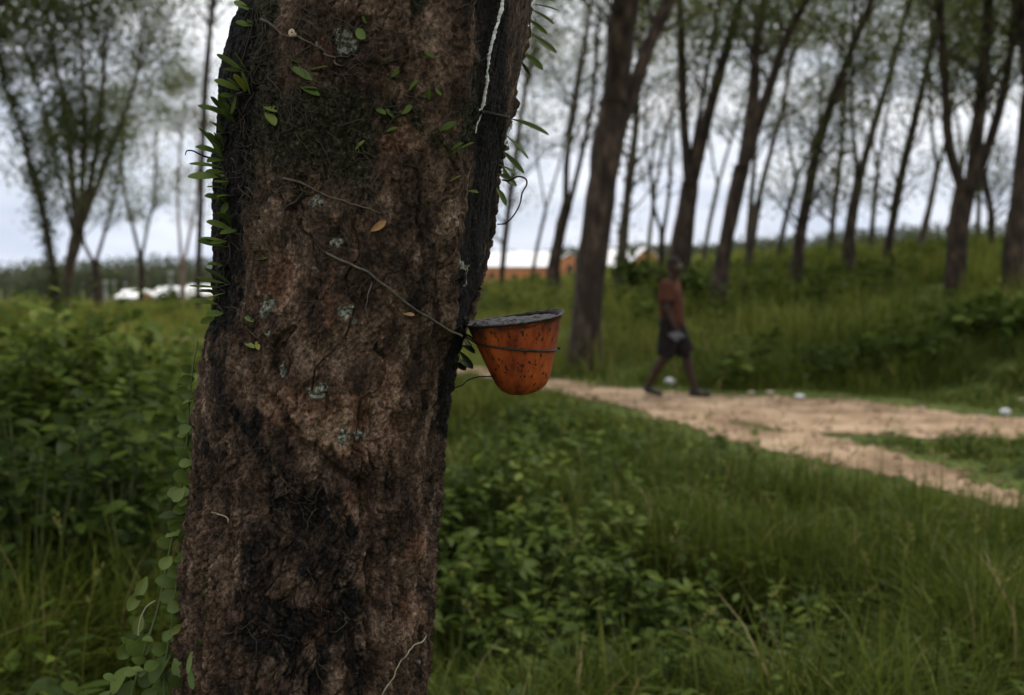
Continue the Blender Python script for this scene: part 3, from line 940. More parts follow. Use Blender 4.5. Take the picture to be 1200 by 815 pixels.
# scabby knobs in the lower stained part
knob = groove([(395, 585), (405, 610), (420, 640)], 8, 12, 10, 161) + groove([(355, 690), (362, 730)], 12, 16, 12, 163) + groove([(290, 560), (300, 650), (305, 720)], 6, 10, 10, 165) + groove([(470, 595), (490, 640)], 10, 14, 8, 167) + groove([(385, 775), (360, 780)], 6, 9, 7, 168)
disp = disp + knob * 0.007
V = base + np.stack([np.cos(TH), np.sin(TH), 0 * TH], -1) * disp[..., None]

# stain / lichen / bare / moss masks, each a mark with a shape of its own
def blob(px, py, rx, ry, soft=0.6, jit=14, seed=1):
    jx = (fbm(nX * 38, nY * 38, nZ * 38, 200 + seed, 4) - .5) * jit * 2
    jy = (fbm(nX * 38, nY * 38, nZ * 38, 300 + seed, 4) - .5) * jit * 2
    r = np.hypot((BPX + jx - px) / rx, (BPY + jy - py) / ry)
    return np.where(front, 1 - sstep(1 - soft, 1 + soft * .3, r), 0)

stain = np.zeros_like(ZZ)
for k, (px, py, rx, ry) in enumerate([(385, 640, 46, 90), (330, 560, 34, 95), (345, 760, 60, 80), (400, 720, 36, 80), (300, 690, 28, 130), (360, 600, 30, 60), (290, 510, 20, 60), (250, 480, 26, 110), (415, 790, 26, 60),
                                      (300, 800, 60, 40), (515, 560, 20, 180), (500, 740, 16, 110), (455, 590, 8, 50), (470, 250, 40, 24), (500, 330, 38, 60), (420, 250, 26, 30)]):
    stain = np.maximum(stain, blob(px, py, rx, ry, 0.5, 20, k) * (0.68 if k < 9 and k != 7 else 0.45))
stain = np.maximum(stain, np.where(front, panel * (1 - 0.62 * sstep(592, 606, BPX) * (1 - sstep(150, 300, BPY))), 0) * 0.86)
stain = np.maximum(stain, groove([(552, 300), (550, 345), (544, 390), (532, 440), (526, 500)], 8, 12, 9, 171))
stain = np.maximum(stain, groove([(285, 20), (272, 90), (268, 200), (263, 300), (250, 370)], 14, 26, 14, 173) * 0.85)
lichen = np.zeros_like(ZZ)
for k, (px, py, rx, ry) in enumerate([(404, 46, 15, 20), (407, 370, 12, 13), (394, 283, 11, 9), (312, 356, 9, 13), (331, 432, 9, 13), (364, 462, 8, 9), (377, 462, 7, 9), (545, 322, 10, 13), (428, 512, 9, 8), (313, 388, 5, 6), (368, 238, 9, 7), (366, 316, 4, 4),
                                      (403, 508, 6, 12), (448, 733, 3, 4), (489, 776, 3, 4)]):
    lichen = np.maximum(lichen, blob(px, py, rx, ry, 0.55, 17, 40 + k))
bare = np.zeros_like(ZZ)
for k, (px, py, rx, ry) in enumerate([(375, 190, 22, 50), (372, 478, 14, 20), (392, 360, 8, 60), (460, 155, 40, 40), (325, 330, 30, 60), (480, 720, 14, 50), (350, 480, 60, 40), (420, 500, 60, 60), (375, 730, 26, 40), (405, 600, 20, 36), (455, 470, 22, 90), (380, 60, 20, 30), (490, 640, 20, 30)]):
    bare = np.maximum(bare, blob(px, py, rx, ry, 0.8, 16, 80 + k))
moss = np.where(front, sstep(0.45, 0.62, fbm(nX * 8, nY * 8, nZ * 6, 95, 4)) * (1 - sstep(150, 330, BPY)) * (1 - panel), 0)
col = np.stack([stain, lichen, bare, moss], -1).reshape(-1, 4)

nr, nc = V.shape[:2]
ii, jj = np.meshgrid(np.arange(nr - 1), np.arange(nc), indexing='ij')
j2 = (jj + 1) % nc
q = np.stack([ii * nc + jj, ii * nc + j2, (ii + 1) * nc + j2, (ii + 1) * nc + jj], -1).reshape(-1, 4)

m, n, o = new_mat('rubber_tree_bark')
tc = n.nodes.new('ShaderNodeTexCoord')
at_n = n.nodes.new('ShaderNodeAttribute'); at_n.attribute_name = 'marks'
sep = n.nodes.new('ShaderNodeSeparateColor')
n.links.new(at_n.outputs['Color'], sep.inputs['Color'])
na = node(n, 'ShaderNodeTexNoise', Scale=26.0, Detail=9.0, Roughness=0.68)
mpv = node(n, 'ShaderNodeMapping', Scale=(1, 1, 0.45))
n.links.new(tc.outputs['Object'], mpv.inputs['Vector'])
n.links.new(mpv.outputs['Vector'], na.inputs['Vector'])
nb = node(n, 'ShaderNodeTexNoise', Scale=190.0, Detail=6.0, Roughness=0.7)
n.links.new(tc.outputs['Object'], nb.inputs['Vector'])
nl = node(n, 'ShaderNodeTexNoise', Scale=90.0, Detail=6.0, Roughness=0.7)
nm = node(n, 'ShaderNodeTexNoise', Scale=34.0, Detail=9.0, Roughness=0.72)
n.links.new(mpv.outputs['Vector'], nm.inputs['Vector'])
n.links.new(tc.outputs['Object'], nl.inputs['Vector'])
cbase = ramp(n, na.outputs['Fac'], [(0.30, (0.014, 0.009, 0.006)), (0.42, (0.056, 0.033, 0.021)), (0.53, (0.142, 0.086, 0.055)), (0.67, (0.38, 0.258, 0.178))])
cbare = ramp(n, na.outputs['Fac'], [(0.3, (0.050, 0.023, 0.014)), (0.46, (0.19, 0.096, 0.057)), (0.64, (0.47, 0.31, 0.21))])
clich = ramp(n, nb.outputs['Fac'], [(0.38, (0.07, 0.065, 0.045)), (0.50, (0.26, 0.26, 0.20)), (0.66, (0.44, 0.44, 0.36))])
cmoss = ramp(n, nb.outputs['Fac'], [(0.35, (0.012, 0.011, 0.006)), (0.55, (0.036, 0.033, 0.016)), (0.7, (0.080, 0.078, 0.034))])
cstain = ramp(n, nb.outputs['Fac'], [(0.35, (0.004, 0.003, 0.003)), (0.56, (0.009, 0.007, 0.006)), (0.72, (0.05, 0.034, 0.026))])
def mixc(fac, a, b):
    x = n.nodes.new('ShaderNodeMixRGB')
    n.links.new(fac, x.inputs['Fac']); n.links.new(a, x.inputs['Color1']); n.links.new(b, x.inputs['Color2'])
    return x.outputs['Color']
def sharpen(val, noise_out, k=0.6, lo=0.35, hi=0.65):
    """mask broken up by noise so that its rim crumbles"""
    ad = n.nodes.new('ShaderNodeMath'); ad.operation = 'MULTIPLY_ADD'
    ad.inputs[1].default_value = k
    n.links.new(noise_out, ad.inputs[0]); n.links.new(val, ad.inputs[2])
    mr = n.nodes.new('ShaderNodeMapRange')
    mr.inputs['From Min'].default_value = lo + k * .5
    mr.inputs['From Max'].default_value = hi + k * .5
    n.links.new(ad.outputs[0], mr.inputs['Value'])
    mn = n.nodes.new('ShaderNodeMath'); mn.operation = 'MULTIPLY'
    n.links.new(mr.outputs[0], mn.inputs[0])
    gt = n.nodes.new('ShaderNodeMapRange'); gt.inputs['From Max'].default_value = 0.12
    n.links.new(val, gt.inputs['Value'])
    n.links.new(gt.outputs[0], mn.inputs[1])
    return mn.outputs[0]
c = mixc(sharpen(sep.outputs['Blue'], na.outputs['Fac'], 0.8), cbase, cbare)
c = mixc(sharpen(at_n.outputs['Alpha'], nm.outputs['Fac'], 1.6, .45, .9), c, cmoss)
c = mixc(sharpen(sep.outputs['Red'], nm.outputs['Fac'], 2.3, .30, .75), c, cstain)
c = mixc(sharpen(sep.outputs['Green'], nl.outputs['Fac'], 2.2, .35, .75), c, clich)
# fine grain, its pale specks painting in tiny glints of light
cg = ramp(n, nb.outputs['Fac'], [(0.36, (0.26, 0.26, 0.26)), (0.5, (0.88, 0.88, 0.88)), (0.66, (1.75, 1.75, 1.75))])
mg = n.nodes.new('ShaderNodeMixRGB'); mg.blend_type = 'MULTIPLY'; mg.inputs['Fac'].default_value = 1
n.links.new(c, mg.inputs['Color1']); n.links.new(cg, mg.inputs['Color2'])
p = node(n, 'ShaderNodeBsdfPrincipled', Roughness=0.78)
p.inputs['Specular IOR Level'].default_value = 0.2
n.links.new(mg.outputs['Color'], p.inputs['Base Color'])
bm1 = node(n, 'ShaderNodeBump', Strength=1.0, Distance=0.008)
bm2 = node(n, 'ShaderNodeBump', Strength=0.8, Distance=0.010)
n.links.new(nb.outputs['Fac'], bm1.inputs['Height'])
n.links.new(na.outputs['Fac'], bm2.inputs['Height'])
n.links.new(bm2.outputs['Normal'], bm1.inputs['Normal'])
n.links.new(bm1.outputs['Normal'], p.inputs['Normal'])
n.links.new(p.outputs[0], o.inputs['Surface'])
M['main_bark'] = m

TREE = empty('tapped_rubber_tree', (float(cxs[1]), float(cys[1]), 0.0))
tag(TREE, 'big tapped rubber tree filling the foreground, dark bark with black latex stains and ferns', 'tree')
trunk = mk('trunk', V.reshape(-1, 3), q, M['main_bark'], TREE, True, colors={'marks': col})
bvh = BVHTree.FromPolygons([tuple(a) for a in V.reshape(-1, 3)], [tuple(int(i) for i in a) for a in q])

def on_trunk(px, py, lift=0.0):
    """bark point seen at a pixel, pushed out of the bark by lift, with its normal; on a miss, the nearest bark"""
    a, b = np.array([0, 0, CAMZ]), at(px, py, 1.0)
    d = Vector(unit(b - a))
    h, nrm, _, _ = bvh.ray_cast(Vector(a), d)
    if h is None:
        P = Vector(at(px, py, float(np.interp(py, ROWS[:, 0], ROWS[:, 3]))))
        h, nrm, _, _ = bvh.find_nearest(P)
    if nrm.dot(d) > 0:
        nrm = -nrm
    return np.array(h) + np.array(nrm) * lift, np.array(nrm)

# fork and crown above the picture (they shade the foreground)
rngm = rng_(99)
top = np.array([cxs[-1], cys[-1], 3.05])
big = []
for k, (dx, dy, dz) in enumerate([(0.5, 0.1, 1), (-0.5, 0.35, 1), (0.1, -0.6, 1), (0.25, 0.7, 0.9), (0.62, 0.62, 0.62), (0.85, 0.25, 0.6)]):
    d = unit([dx, dy, dz])
    P = [top - d * 0.06]
    for s in range(7):
        d = unit(d + np.array([rngm.normal(0, .1), rngm.normal(0, .1), 0.04]))
        P.append(P[-1] + d * 1.0)
    P = smooth_poly(np.array(P), 20)
    Q = np.linspace(0.11, 0.025, 20)
    a = Acc(); add_tube(a, P, Q, 12, None, .15, k)
    a.build('limb', M['bark'], TREE)
    big.append((P, Q))
br, lf = Acc(), Acc()
sprout(rngm, big, 170, 120, 0.17, 4.2, 5.6, br, lf, (0.1, 0.8), 0.3, 0.4, 0.24)
for a in lf.v: a[:, 2] = np.maximum(a[:, 2], 4.9 + 0.08 * np.abs(a[:, 0]) + rngm.uniform(0, .3))
br.build('branches', M['bark'], TREE)
lf.build('crown', M['crown'], TREE, smooth=False)

# root fibres and dead strands clinging to the bark
fb = Acc()
rr = rng_(314)
def strand(px, py, ang, length, rad_, acc, wander=0.35, lift=0.002):
    pts = []
    a_ = ang
    x, y = px, py
    n_ = max(5, int(length / 5))
    for i in range(n_):
        p_, nn = on_trunk(x, y, lift + abs(rr.normal(0, 0.0012)))
        pts.append(p_)
        a_ += rr.normal(0, wander)
        x += math.cos(a_) * length / n_
        y += math.sin(a_) * length / n_
        L_, R_ = np.interp(y, ROWS[:, 0], ROWS[:, 1]), np.interp(y, ROWS[:, 0], ROWS[:, 2])
        if x < L_ + 3 or x > R_ - 3: break
    if len(pts) > 3:
        pts = np.array(pts)
        if np.linalg.norm(np.diff(pts, axis=0), axis=1).max() < 0.03:
            add_tube(acc, pts, np.linspace(rad_, rad_ * .5, len(pts)), 5, rr.uniform(0, 1))
for k in range(520):
    y = rr.uniform(-10, 300) if k < 380 else rr.uniform(300, 815)
    L_ = np.interp(y, ROWS[:, 0], ROWS[:, 1])
    x = L_ + abs(rr.normal(0, 100)) + 4 if k < 340 else rr.uniform(L_ + 5, L_ + 270)
    strand(x, y, rr.normal(1.5, .9), rr.uniform(14, 60), rr.uniform(0.0003, 0.0008), fb)
M['fibre'] = surface('root_fibre', [(0.3, (0.025, 0.018, 0.012)), (0.7, (0.10, 0.075, 0.052))], 40.0, 0.9, 0.4, 150, bump_dist=0.001)
fo = fb.build('root_fibres', M['fibre'], TREE)
fo['kind'] = 'stuff'

# ------------------------------------------------------------------ latex on the bark
M['latex'] = surface('fresh_latex', [(0.3, (0.62, 0.60, 0.56)), (0.7, (0.80, 0.79, 0.76))], 120, 0.35, 0.3, 300, bump_dist=0.001, spec=0.5)
def bark_ribbon(name, px_pts, widths, parent, mat, lift=0.0015, n_=60, seed=3, label=None):
    rg = rng_(seed)
    pp = np.array([(a, b, 0) for a, b in px_pts], float)
    pp = smooth_poly(pp, n_)
    ww = np.interp(np.linspace(0, 1, n_), np.linspace(0, 1, len(widths)), widths) * (1 + rg.normal(0, .22, n_))
    pp[:, 0] += np.convolve(rg.normal(0, 2.2, n_ + 8), np.ones(9) / 9, 'valid')
    rows = []
    for i in range(n_):
        r_ = []
        for s, l in ((-1, -0.0012), (-.55, lift), (0, lift * 1.6), (.55, lift), (1, -0.0012)):
            p_, nn = on_trunk(pp[i, 0] + s * ww[i] / 2, pp[i, 1], l)
            r_.append(p_)
        rows.append(r_)
    v = np.array(rows).reshape(-1, 3)
    i, j = np.meshgrid(np.arange(n_ - 1), np.arange(4), indexing='ij')
    q_ = np.stack([i * 5 + j, i * 5 + j + 1, (i + 1) * 5 + j + 1, (i + 1) * 5 + j], -1).reshape(-1, 4)
    return mk(name, v, q_, mat, parent)
bark_ribbon('latex_trail', [(594, -70), (591, -30), (589, 0), (584, 24), (578, 48), (572, 70), (570, 92), (568, 110), (565, 131)], [5, 3.6, 6.2, 3.4, 6.0, 2.6, 5.4, 3.4, 5.2, 2.2, 4.6, 3.0, 5.0, 3.6], TREE, M['latex'], n_=150)
bark_ribbon('latex_drip', [(599, 145), (598, 153), (596, 161), (594, 173)], [3, 4, 3, 1.6], TREE, M['latex'], n_=24, seed=8)
bark_ribbon('latex_drip', [(564, 133), (561, 142), (558, 156)], [2, 1.6, 1], TREE, M['latex'], n_=16, seed=9, lift=.0008)

# tapping spout: a narrow bent strip of metal driven into the bark
M['metal'] = surface('dirty_spout_metal', [(0.3, (0.010, 0.009, 0.008)), (0.7, (0.03, 0.027, 0.024))], 90, 0.65, 0.3, 200, metallic=0.2, bump_dist=0.001)
a0, n0 = on_trunk(564, 131, 0.001)
a1, n1_ = on_trunk(586, 136, 0.012)
a2, n2_ = on_trunk(600, 140, 0.014)
a3 = a2 + (a2 - a1) * 0.30 + np.array([0, -0.002, -0.001])
pth_ = smooth_poly(np.array([a0, a1, a2, a3]), 16)
rows = []
for i in range(16):
    t = unit(np.gradient(pth_, axis=0)[i])
    upv = np.array([0, 0, 1.0])
    out_ = unit(np.cross(upv, t)) * -1
    hw = 0.0032 * (1 - .4 * i / 15)
    rows.append([pth_[i] + out_ * hw + upv * .0018, pth_[i] + out_ * hw * .4 - upv * .0012, pth_[i] - out_ * hw * .4 - upv * .0012, pth_[i] - out_ * hw + upv * .0018,
                 pth_[i] - out_ * hw + upv * .0006, pth_[i] - out_ * hw * .4 - upv * .0024, pth_[i] + out_ * hw * .4 - upv * .0024, pth_[i] + out_ * hw + upv * .0006])
v = np.array(rows).reshape(-1, 3)
i, j = np.meshgrid(np.arange(15), np.arange(8), indexing='ij')
q_ = np.stack([i * 8 + j, i * 8 + (j + 1) % 8, (i + 1) * 8 + (j + 1) % 8, (i + 1) * 8 + j], -1).reshape(-1, 4)
q_ = np.concatenate([q_, [[0, 1, 6, 7], [1, 2, 5, 6], [2, 3, 4, 5]], np.array([[0, 1, 6, 7], [1, 2, 5, 6], [2, 3, 4, 5]])[:, ::-1] + 120])
spt = empty('tapping_spout', a0)
tag(spt, 'thin dark metal spout stuck in the bark at the foot of the white latex line', 'spout')
mk('spout_strip', v, q_, M['metal'], spt)
# the tiny fixing lug at its root
a = Acc(); add_tube(a, np.array([a0 - n0 * .002, a0 + n0 * .004, a0 + n0 * .006]), [.0028, .0028, .001], 10)
a.build('fixing_nail', M['metal'], spt)

# ------------------------------------------------------------------ the cup
CUP_D = 1.425
PXM = CUP_D / FPX * 1.005
rim_c = at(603, 373.5, CUP_D)
roll, pit = R(7.5), R(3.2)
# local frame: z up the cup's axis
ax_x = np.array([math.cos(roll), 0, math.sin(roll)])
ax_z = np.array([-math.sin(roll), 0, math.cos(roll)])
ax_z = unit(ax_z * math.cos(pit) + np.array([0, -1, 0]) * math.sin(pit))
ax_y = np.cross(ax_z, ax_x)
CM = np.stack([ax_x, ax_y, ax_z], 1)
H = 90 * PXM
RT = 57 * PXM
prof = [(0.0, -H), (10 * PXM, -H + 0.5 * PXM), (19 * PXM, -H + 3.0 * PXM), (26.5 * PXM, -H + 8 * PXM), (32.0 * PXM, -H + 16 * PXM), (36.0 * PXM, -H + 27 * PXM)]
for t in np.linspace(0.1, 1, 10):
    prof.append(((36.0 + (55.2 - 36.0) * t) * PXM, -H + (27 + (90 - 2.6 - 27) * t) * PXM))
prof += [(57.0 * PXM, -1.8 * PXM), (57.6 * PXM, -0.6 * PXM), (56.8 * PXM, 0.1 * PXM), (55.2 * PXM, -0.8 * PXM)]
inner = [(r - 1.9 * PXM if r > 2 * PXM else 0, z + 1.9 * PXM) for r, z in prof[:16]][::-1]
prof_all = np.array(prof + inner)
def cup_radius(z):
    pz = np.array([p_[1] for p_ in prof[:16]]); pr = np.array([p_[0] for p_ in prof[:16]])
    return np.interp(z, pz, pr)
NS = 96
aa = np.linspace(0, 2 * math.pi, NS, endpoint=False)
rows = []
for (r, z) in prof_all:
    rr_ = r * (1 + 0.012 * np.sin(2 * aa + .6) + 0.006 * np.sin(5 * aa))
    rows.append(np.stack([rr_ * np.cos(aa), rr_ * np.sin(aa), np.full(NS, z) + (0.0012 * np.sin(2 * aa + 1.1) + .0006 * np.sin(3 * aa)) * (z > -3 * PXM)], -1))
v = np.array(rows).reshape(-1, 3) @ CM.T + rim_c
k = len(prof_all)
i, j = np.meshgrid(np.arange(k - 1), np.arange(NS), indexing='ij')
q_ = np.stack([i * NS + j, i * NS + (j + 1) % NS, (i + 1) * NS + (j + 1) % NS, (i + 1) * NS + j], -1).reshape(-1, 4)

m, n, o = new_mat('orange_cup_plastic')
tc = n.nodes.new('ShaderNodeTexCoord')
na = node(n, 'ShaderNodeTexNoise', Scale=30.0, Detail=6.0, Roughness=0.6)
mpv = node(n, 'ShaderNodeMapping', Scale=(1, 1, 0.5))
n.links.new(tc.outputs['Object'], mpv.inputs['Vector'])
n.links.new(mpv.outputs['Vector'], na.inputs['Vector'])
c0 = ramp(n, na.outputs['Fac'], [(0.3, (0.11, 0.020, 0.006)), (0.48, (0.27, 0.046, 0.009)), (0.70, (0.43, 0.092, 0.015))])
vo = node(n, 'ShaderNodeTexVoronoi', Scale=190.0)
mp2 = node(n, 'ShaderNodeMapping', Scale=(1, 1, 0.6))
nd = node(n, 'ShaderNodeTexNoise', Scale=160.0, Detail=2.0)
vm = n.nodes.new('ShaderNodeVectorMath'); vm.operation = 'MULTIPLY_ADD'
vm.inputs[1].default_value = (0.008, 0.008, 0.008)
n.links.new(tc.outputs['Object'], nd.inputs['Vector'])
n.links.new(nd.outputs['Color'], vm.inputs[0]); n.links.new(tc.outputs['Object'], vm.inputs[2])
n.links.new(vm.outputs[0], mp2.inputs['Vector']); n.links.new(mp2.outputs['Vector'], vo.inputs['Vector'])
# only some cells carry a spot
sp1 = n.nodes.new('ShaderNodeSeparateColor'); n.links.new(vo.outputs['Color'], sp1.inputs['Color'])
has = n.nodes.new('ShaderNodeMath'); has.operation = 'GREATER_THAN'; has.inputs[1].default_value = 0.35
n.links.new(sp1.outputs['Red'], has.inputs[0])
sz = n.nodes.new('ShaderNodeMath'); sz.operation = 'MULTIPLY'; sz.inputs[1].default_value = 0.5
n.links.new(sp1.outputs['Green'], sz.inputs[0])
ls = n.nodes.new('ShaderNodeMath'); ls.operation = 'LESS_THAN'
n.links.new(vo.outputs['Distance'], ls.inputs[0]); n.links.new(sz.outputs[0], ls.inputs[1])
spm = n.nodes.new('ShaderNodeMath'); spm.operation = 'MULTIPLY'
n.links.new(has.outputs[0], spm.inputs[0]); n.links.new(ls.outputs[0], spm.inputs[1])
sc_ = n.nodes.new('ShaderNodeMath'); sc_.operation = 'MULTIPLY'; sc_.inputs[1].default_value = 0.88
n.links.new(spm.outputs[0], sc_.inputs[0])
dk = n.nodes.new('ShaderNodeRGB'); dk.outputs[0].default_value = (0.022, 0.012, 0.008, 1)
c1 = n.nodes.new('ShaderNodeMixRGB')
n.links.new(sc_.outputs[0], c1.inputs['Fac']); n.links.new(c0, c1.inputs['Color1']); n.links.new(dk.outputs[0], c1.inputs['Color2'])
# grime near the rim and down the bark side
g1 = n.nodes.new('ShaderNodeAttribute'); g1.attribute_name = 'tint'
ng = node(n, 'ShaderNodeTexNoise', Scale=70.0, Detail=6.0, Roughness=0.7)
n.links.new(tc.outputs['Object'], ng.inputs['Vector'])
gm = n.nodes.new('ShaderNodeMath'); gm.operation = 'MULTIPLY_ADD'; gm.inputs[1].default_value = 0.9
n.links.new(ng.outputs['Fac'], gm.inputs[0]); n.links.new(g1.outputs['Fac'], gm.inputs[2])
gr = n.nodes.new('ShaderNodeMapRange'); gr.inputs['From Min'].default_value = 0.50; gr.inputs['From Max'].default_value = 0.95
n.links.new(gm.outputs[0], gr.inputs['Value'])
c2 = n.nodes.new('ShaderNodeMixRGB')
n.links.new(gr.outputs[0], c2.inputs['Fac']); n.links.new(c1.outputs[0], c2.inputs['Color1'])
mps = node(n, 'ShaderNodeMapping', Scale=(1, 1, 0.12))
nst = node(n, 'ShaderNodeTexNoise', Scale=75.0, Detail=5.0, Roughness=0.65)
n.links.new(tc.outputs['Object'], mps.inputs['Vector']); n.links.new(mps.outputs['Vector'], nst.inputs['Vector'])
cst = ramp(n, nst.outputs['Fac'], [(0.36, (0.30, 0.28, 0.28)), (0.50, (0.92, 0.92, 0.92)), (0.7, (1.1, 1.1, 1.1))])
cmu = n.nodes.new('ShaderNodeMixRGB'); cmu.blend_type = 'MULTIPLY'; cmu.inputs['Fac'].default_value = 0.8
n.links.new(c1.outputs[0], cmu.inputs['Color1']); n.links.new(cst, cmu.inputs['Color2'])
n.links.new(cmu.outputs[0], c2.inputs['Color1'])
dk2 = n.nodes.new('ShaderNodeRGB'); dk2.outputs[0].default_value = (0.030, 0.016, 0.012, 1)
n.links.new(dk2.outputs[0], c2.inputs['Color2'])
p = node(n, 'ShaderNodeBsdfPrincipled', Roughness=0.55)
p.inputs['Specular IOR Level'].default_value = 0.3
n.links.new(c2.outputs[0], p.inputs['Base Color'])
b = node(n, 'ShaderNodeBump', Strength=0.35, Distance=0.0012)
n.links.new(ng.outputs['Fac'], b.inputs['Height']); n.links.new(b.outputs[0], p.inputs['Normal'])
n.links.new(p.outputs[0], o.inputs['Surface'])
M['cup'] = m

CUP = empty('latex_cup', rim_c + (np.array([0, 0, -H]) @ CM.T))
tag(CUP, 'dirty orange plastic cup of dark latex wired to the right side of the tapped trunk', 'cup')
zloc = np.repeat(prof_all[:, 1], NS)
aloc = np.tile(aa, k)
is_in = np.repeat(np.arange(k) >= 19, NS)
rimm = np.repeat((np.arange(k) >= 16) & (np.arange(k) < 20), NS)
grime = np.where(rimm, 1.0, 0.0) + np.clip(1 + (zloc + 0.004) / 0.02, 0, 1) * 0.28 + np.where(is_in, 1, 0) + np.clip(-np.cos(aloc) - .55, 0, 1) * 1.0 * np.clip(1 + zloc / 0.07, 0, 1)
mk('cup_body', v, q_, M['cup'], CUP, attrs={'tint': grime})
# rim bead (dark, dirty)
M['grime'] = surface('caked_latex_grime', [(0.3, (0.006, 0.005, 0.005)), (0.6, (0.018, 0.013, 0.013)), (0.74, (0.11, 0.09, 0.09))], 110, 0.45, 0.9, 260, bump_dist=0.002, spec=0.35)
ring = np.stack([57.4 * PXM * np.cos(aa) * (1 + .012 * np.sin(2 * aa + .6)), 57.4 * PXM * np.sin(aa) * (1 + .012 * np.sin(2 * aa + .6)), -0.3 * PXM + 0.0012 * np.sin(2 * aa + 1.1) + .0006 * np.sin(3 * aa)], -1)
ring = np.concatenate([ring, ring[:1]]) @ CM.T + rim_c
a = Acc(); add_tube(a, ring, 1.15 * PXM * (1 + .3 * np.sin(np.arange(NS + 1) * 1.7)), 8)
a.build('rim', M['grime'], CUP)
# lumpy latex filling
nr_, na_ = 26, 72
rr_, ang = np.linspace(0, 55.0 * PXM, nr_), np.linspace(0, 2 * math.pi, na_, endpoint=False)
RR, AA = np.meshgrid(rr_, ang, indexing='ij')
lx, ly = RR * np.cos(AA), RR * np.sin(AA)
lz = -4.0 * PXM + (fbm(lx * 90, ly * 90, 0.3, 401, 4) - .35) * 9 * PXM + np.clip(-lx / (55 * PXM), 0, 1) * 2.5 * PXM
lz = lz - 2.5 * PXM * sstep(.85, 1, RR / (55 * PXM))
v = np.stack([lx, ly, lz], -1).reshape(-1, 3) @ CM.T + rim_c
i, j = np.meshgrid(np.arange(nr_ - 1), np.arange(na_), indexing='ij')
q_ = np.stack([i * na_ + j, i * na_ + (j + 1) % na_, (i + 1) * na_ + (j + 1) % na_, (i + 1) * na_ + j], -1).reshape(-1, 4)
mk('latex_filling', v, q_, M['grime'], CUP)

# wire loop round the cup, both ends running back to the trunk
M['wire'] = surface('rusty_wire', [(0.3, (0.018, 0.014, 0.012)), (0.7, (0.06, 0.045, 0.038))], 200, 0.6, 0.2, 400, metallic=0.5, bump_dist=0.0005)
pts = []
for t in np.linspace(R(-168), R(168), 60):
    zc = (-31 - 11 * math.cos(t)) * PXM                  # drops away from the trunk
    r = cup_radius(zc) + 0.0012
    pts.append(np.array([r * math.cos(t), r * math.sin(t), zc]) @ CM.T + rim_c)
s1, s2 = pts[0], pts[-1]
pa, _ = on_trunk(540, 396, -0.003)
left_ = [pa + np.array([0, .01, 0]), (pa + s1) / 2 + np.array([0, -.003, .002])]
right_ = [(pa + s2) / 2 + np.array([0, .004, .004]), pa + np.array([0.0, .02, .003])]
wl = smooth_poly(np.array(left_ + pts + right_), 110)
a = Acc(); add_tube(a, wl, 0.0016, 8)
tipw = pts[30]
add_tube(a, smooth_poly(np.array([tipw + np.array([-.004, -.006, 0]), tipw, tipw + np.array([.006, -.002, .001])]), 6), 0.0016, 8)
a.build('wire_loop', M['wire'], CUP)
# lower stay wire from the bark to the cup's flank
sA, _ = on_trunk(537, 457, -0.002)
zc = -62 * PXM
th_ = R(205)
sB = np.array([cup_radius(zc) * math.cos(th_), cup_radius(zc) * math.sin(th_), zc]) @ CM.T + rim_c
mid = [at(541, 452, CUP_D + .01), at(548, 446, CUP_D + .005), at(560, 442, CUP_D)]
a = Acc(); add_tube(a, smooth_poly(np.array([sA] + mid + [sB]), 30), 0.0010, 6)
a.build('stay_wire', M['wire'], CUP)

def bark_line(name, px_pts, r0, r1, mat, label, cat, n_=40, lift=0.003, jit=0.0, seed=1):
    rg = rng_(seed)
    pp = smooth_poly(np.array([(a, b, 0) for a, b in px_pts], float), n_)
    pts = np.array([on_trunk(x + rg.normal(0, jit), y + rg.normal(0, jit), lift)[0] for x, y, _ in pp])
    # keep the line taut: smooth the bark bumps away but stay outside
    for _ in range(3):
        pts[1:-1] = (pts[:-2] + 2 * pts[1:-1] + pts[2:]) / 4
    root = empty(name, pts[0])
    if label: tag(root, label, cat)
    a = Acc(); add_tube(a, pts, np.linspace(r0, r1, n_), 7)
    ob = a.build('strand', mat, root)
    return root
M['tie'] = surface('weathered_tie_wire', [(0.3, (0.05, 0.042, 0.034)), (0.7, (0.15, 0.125, 0.105))], 90, 0.7, 0.3, 200, bump_dist=0.0005)
bark_line('tie_wire', [(383, 297), (410, 309), (438, 325), (470, 350), (500, 371), (522, 382), (538, 392)], 0.0016, 0.0015, M['tie'], 'long thin wire slung slantwise across the bark down to the cup', 'wire', lift=0.005)
bark_line('dry_creeper', [(331, 208), (352, 213), (375, 225), (400, 236), (425, 242), (446, 249)], 0.0018, 0.0009, M['twig'], 'dry pale creeper stem curving across the upper bark', 'creeper', jit=.4, lift=.004)
bark_line('dry_creeper', [(310, 24), (322, 34), (336, 42), (352, 44), (370, 55)], 0.0019, 0.0009, M['twig'], 'short dry twig with pale tip near the top left of the bark', 'creeper', jit=.4, lift=.005, seed=2)
bark_line('dry_creeper', [(370, 50), (380, 62), (392, 70), (404, 78)], 0.0017, 0.0008, M['twig'], 'stubby brown twig just under the large pale lichen patch', 'creeper', jit=.4, lift=.004, seed=3)
bark_line('dry_creeper', [(358, 226), (345, 236), (334, 244), (331, 262), (334, 292)], 0.0022, 0.0010, M['dark_twig'], 'dark hooked root running down below the pale creeper stem', 'root', jit=.5, lift=.003, seed=4)
bark_line('hanging_roots', [(437, 330), (432, 345), (428, 358), (432, 371)], 0.0011, 0.0005, M['tie'], 'small pale tangle of rootlets left of the slanting wire', 'root', n_=18, seed=5)
bark_line('grass_stem', [(495, 748), (482, 757), (470, 774), (460, 795), (446, 822)], 0.0009, 0.0012, M['pale_stem'], 'single bent pale grass stem lying on the bark at bottom right of the trunk', 'grass stem', lift=.008, seed=6)
